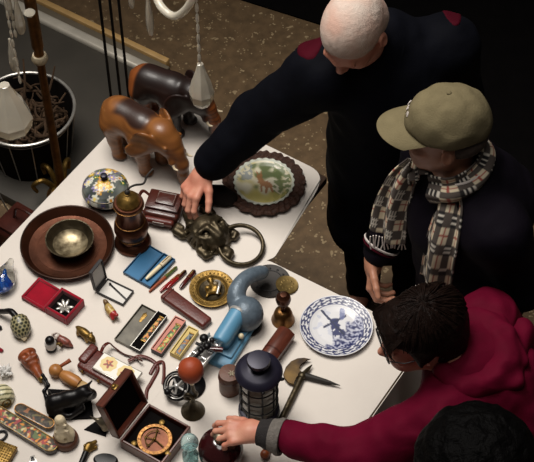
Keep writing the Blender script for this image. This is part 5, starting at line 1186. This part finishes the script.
# ---- woman in maroon jacket with glasses
J = dict(head=np.array(P(420, 333, 1.22)), neck=V3(.505, -.735, 1.135), chest=V3(.60, -.755, 1.03), hip=V3(.80, -.80, .86), shR=V3(.62, -.595, 1.10), shL=V3(.475, -.885, 1.06), elR=V3(.80, -.60, .88), wrR=V3(.76, -.74, .74), elL=np.array(P(360, 455, .935)))
J['wrL'] = np.array(P(259, 432, .895)); lower(J, (.80, -.80, .84), (-.9, -.3, 0), (.86, -.80))
wl = Vector(J['wrL']); tgt = Vector((JAR.x, JAR.y, JAR.z+.118)); dirf = (tgt+Vector((0.005, .0, .02))-wl)
hL = hand_p(wl, dirf, (.25, -.15, 1), (.1, 1, 0), curl=((.35, .75, .6), (.4, .85, .6), (.5, .9, .6), (.55, .9, .6)), s=.93, thumb=(.75, .55, -.5))
hR = hand_p(J['wrR'], (-.2, -.6, -.7), (.6, -.3, .5), (-.5, -.5, .3), s=.92)
f3 = Vector((-.93, -.26, -.16)); Mh = frame(f3)
girl, fo, (T, el, cp) = person('person with dark hair and glasses in a maroon jacket reaching for the maroon jar', J, Mh, [hL, hR], 'skin_pale', (.86, -.80), hs=1.0)
hair = [el(-.02, 0, .045, (.112, .096, .098), k=.02), el(-.055, 0, -.015, (.072, .090, .085), k=.04), el(.055, 0, .078, (.052, .074, .036), (0, .5, 0), k=.02), cp((.02, -.086, .03), (.03, -.080, -.02), .020, .012, .03), cp((.02, .086, .03), (.03, .080, -.02), .020, .012, .03), cp((-.06, 0, -.05), (-.07, 0, -.09), .062, .04, .04)]
fc = T(.108, 0, -.052); e1, e2 = T(-.006, .098, -.018), T(-.006, -.098, -.018)
cutter = [Fn(lambda X, Y, Z: np.sqrt((X-fc[0])**2+(Y-fc[1])**2+(Z-fc[2])**2)-.118, k=.012)]+[Fn(lambda X, Y, Z, e=e: np.sqrt((X-e[0])**2+(Y-e[1])**2+(Z-e[2])**2)-.027, k=.008) for e in (e1, e2)]
sdf_obj('hair', hair+cutter, .0045, 'hair_dark', girl, off=fo, disp=wrinkle(.005, 30))
rr = np.random.default_rng(3); m = MB(); cen = T(-.02, 0, .02)
for k in range(240):
    th = rr.uniform(0, 2*PI); ph0 = rr.uniform(.05, .7); pts = []
    for j in range(6):
        ph = ph0+j*.20; x, y, z = -.02+.118*math.cos(th)*math.sin(ph), .099*math.sin(th+.05*j)*math.sin(ph), .044+.101*math.cos(ph)
        if x > .02 and z < .06: break
        if x > -.035 and z < .028: break
        pts.append(Vector(T(x, y, z))-Vector(fo)+Vector(rr.normal(0, .0012, 3)))
    if len(pts) > 2: q = arc3(pts, 3); m.tube(q, [.0030-.0022*abs(2*i/len(q)-1) for i in range(len(q))], 5)
for k in range(36):
    y = -.07+.14*k/35; a = Vector(T(.066+rr.normal(0, .004), y*.9, .098))-Vector(fo); b = Vector(T(.104-.22*y*y*8*.1, y, .062))-Vector(fo); c = Vector(T(.104-1.6*y*y, y*1.05+rr.normal(0, .004), .028+rr.normal(0, .006)))-Vector(fo)
    q = arc3([a, b, c], 5); m.tube(q, [.0042-.0034*i/len(q) for i in range(len(q))], 5)
m.build('hair_strands', 'hair_dark', girl)
# glasses
m = MB(); gl = MB()
for sy in (-1, 1):
    pts = [Vector(T(.108-.10*abs(y0)*.25, y0, z0))-Vector(fo) for y0, z0 in [(sy*.032+.024*math.cos(a), -.004+.018*math.sin(a)) for a in [2*PI*k/28 for k in range(28)]]]
    m.tube(pts, .0019, 8, closed=True); m.tube([Vector(T(.104, sy*.056, .002))-Vector(fo), Vector(T(.07, sy*.077, .004))-Vector(fo), Vector(T(-.005, sy*.082, .002))-Vector(fo)], .0018, 8)
m.tube([Vector(T(.107, -.009, -.001))-Vector(fo), Vector(T(.111, 0, .002))-Vector(fo), Vector(T(.107, .009, -.001))-Vector(fo)], .0017, 8); g_ = m.build('glasses', 'frame_black', girl)
for sy in (-1, 1):
    gl = MB(); gl.raw([Vector(T(.1075-.10*abs(y0)*.25, y0, z0))-Vector(fo) for y0, z0 in [(sy*.032+.023*math.cos(a), -.004+.017*math.sin(a)) for a in [2*PI*k/24 for k in range(24)]]], [tuple(range(24))]); gl.build('lens', 'glass', g_, smooth=0)
sl = ext(J['elL'], J['wrL'], -.105)
p = [C(J['hip'], J['chest'], .155, .15, .06), C(J['chest'], J['neck']+V3(.03, .0, -.03), .14, .085, .06), C(J['shR'], J['shL'], .085, .082, .06), C(J['shL'], J['elL'], .092, .074, .04), C(J['elL'], sl, .074, .056, .03), C(J['shR'], J['elR'], .078, .064, .04), C(J['elR'], J['wrR'], .064, .05, .03)]
sdf_obj('jacket', p, .0085, 'maroon', girl, off=fo, disp=wrinkle(.011, 13, 6))
# hood lying round the neck
nk = Vector(J['neck']); fw3 = Vector((-.88, -.36, 0)).normalized(); lf3 = Vector((0, 0, 1)).cross(fw3)
def hp_(a, r, dz): return np.array(nk+Vector((.035, .0, .0))+fw3*math.cos(a)*r+lf3*math.sin(a)*r*1.05+Vector((0, 0, dz)))
p = []
for k in range(14):
    a0, a1 = .25+k*(2*PI-.5)/14, .25+(k+1)*(2*PI-.5)/14; w = lambda a: .026+.016*(.5-.5*math.cos(a))
    p.append(C(hp_(a0, .088+.02*(.5-.5*math.cos(a0)), .0+.022*math.cos(a0*2+1)*.5+.02), hp_(a1, .088+.02*(.5-.5*math.cos(a1)), .0+.022*math.cos(a1*2+1)*.5+.02), w(a0), w(a1), .012))
p += [C(hp_(PI-.7, .12, -.01), hp_(PI+.1, .185, -.02), .045, .035, .03), C(hp_(PI+.7, .12, -.01), hp_(PI+.1, .185, -.02), .045, .035, .03), C(hp_(PI-.6, .15, .03), hp_(PI+.5, .16, .03), .016, .018, .012), C(hp_(1.1, .105, .0), hp_(2.2, .15, .01), .03, .028, .016)]
sdf_obj('hood', p, .007, 'maroon', girl, off=fo, disp=wrinkle(.008, 16, 9))
cuff(girl, fo, J['elL'], J['wrL'], .072, .053, .047, .034, 'grey_knit', 'inner_cuff'); cuff(girl, fo, J['elL'], J['wrL'], .040, .044, .038, .038, 'dark_knit', 'knit_cuff')
trousers_shoes(girl, fo, J)
# ---- person with bushy black hair, seen from above at the bottom edge
J = dict(head=np.array(P(470, 468, 1.47)), neck=V3(.53, -1.30, 1.34), chest=V3(.56, -1.31, 1.18), hip=V3(.60, -1.31, .92), shR=V3(.50, -1.13, 1.27), shL=V3(.56, -1.49, 1.27), elR=V3(.48, -1.08, 1.0), wrR=V3(.44, -1.12, .80), elL=V3(.56, -1.55, 1.0), wrL=V3(.50, -1.52, .80))
lower(J, (.60, -1.31, .90), (-1, .1, 0), (.62, -1.31))
hR = hand_p(J['wrR'], (-.1, 0, -1), (.3, 1, 0), (-1, 0, 0)); hL = hand_p(J['wrL'], (-.1, 0, -1), (.3, -1, 0), (-1, 0, 0))
Mh = frame((-.95, .05, -.30))
p4, fo, (T, el, cp) = person('person with bushy black hair seen from above at the bottom right corner', J, Mh, [hR, hL], 'skin_pale', (.62, -1.31), hs=.95)
hair = [el(-.02, 0, .045, (.150, .142, .125), k=.03), el(-.05, 0, -.05, (.11, .135, .13), k=.04)]; fc = T(.15, 0, -.05)
sdf_obj('hair', hair+[Fn(lambda X, Y, Z: np.sqrt((X-fc[0])**2+(Y-fc[1])**2+(Z-fc[2])**2)-.10, k=.02)], .006, 'hair_black', p4, off=fo, disp=wrinkle(.007, 26))
p = [C(J['hip']+V3(0, 0, -.15), J['chest'], .165, .155, .06), C(J['chest'], J['neck']+V3(.0, .0, -.03), .145, .085, .06), C(J['shR'], J['shL'], .082, .082, .06)]
for s in 'RL': p += [C(J['sh'+s], J['el'+s], .078, .062, .04), C(J['el'+s], J['wr'+s], .062, .045, .03)]
sdf_obj('coat', p, .011, 'knit_black', p4, off=fo, disp=wrinkle(.008, 11, 3)); trousers_shoes(p4, fo, J)
# ---------------------------------------------------------------- camera and light
cd = bpy.data.cameras.new('camera'); cam = bpy.data.objects.new('camera', cd); COL.objects.link(cam)
cam.location = CAM; cam.rotation_euler = (R(90)-EL, 0, 0); cd.sensor_width = 36; cd.sensor_fit = 'HORIZONTAL'; cd.lens = 36*F/534; cd.clip_end = 50
SC.camera = cam
def area(name, loc, aim, size, watts, rgb, spread=180):
    l = bpy.data.lights.new(name, 'AREA'); l.shape = 'DISK'; l.size = size; l.energy = watts; l.color = rgb; l.spread = R(spread)
    o = bpy.data.objects.new(name, l); COL.objects.link(o); o.location = loc; o.rotation_euler = (Vector(aim)-Vector(loc)).to_track_quat('-Z', 'Y').to_euler(); return o
area('hall_and_fill_lamp', (-.95, .55, 4.5), (-.05, -.15, .75), 2.0, 134, (1, .95, .885), 70)
area('hall_and_fill_lamp', (-.3, -1.2, 6.2), (-.1, -.2, .75), 2.4, 48, (1, .95, .9), 70)  # added fill from the camera side to lift the faces, not a real hall lamp
w = bpy.data.worlds.new('world'); SC.world = w; w.use_nodes = True; w.node_tree.nodes['Background'].inputs[0].default_value = (.92, .86, .8, 1); w.node_tree.nodes['Background'].inputs[1].default_value = .17
vs_ = SC.view_settings; vs_.view_transform = 'Standard'; vs_.look = 'None'; vs_.exposure = -2.15; vs_.gamma = 1; vs_.use_curve_mapping = False
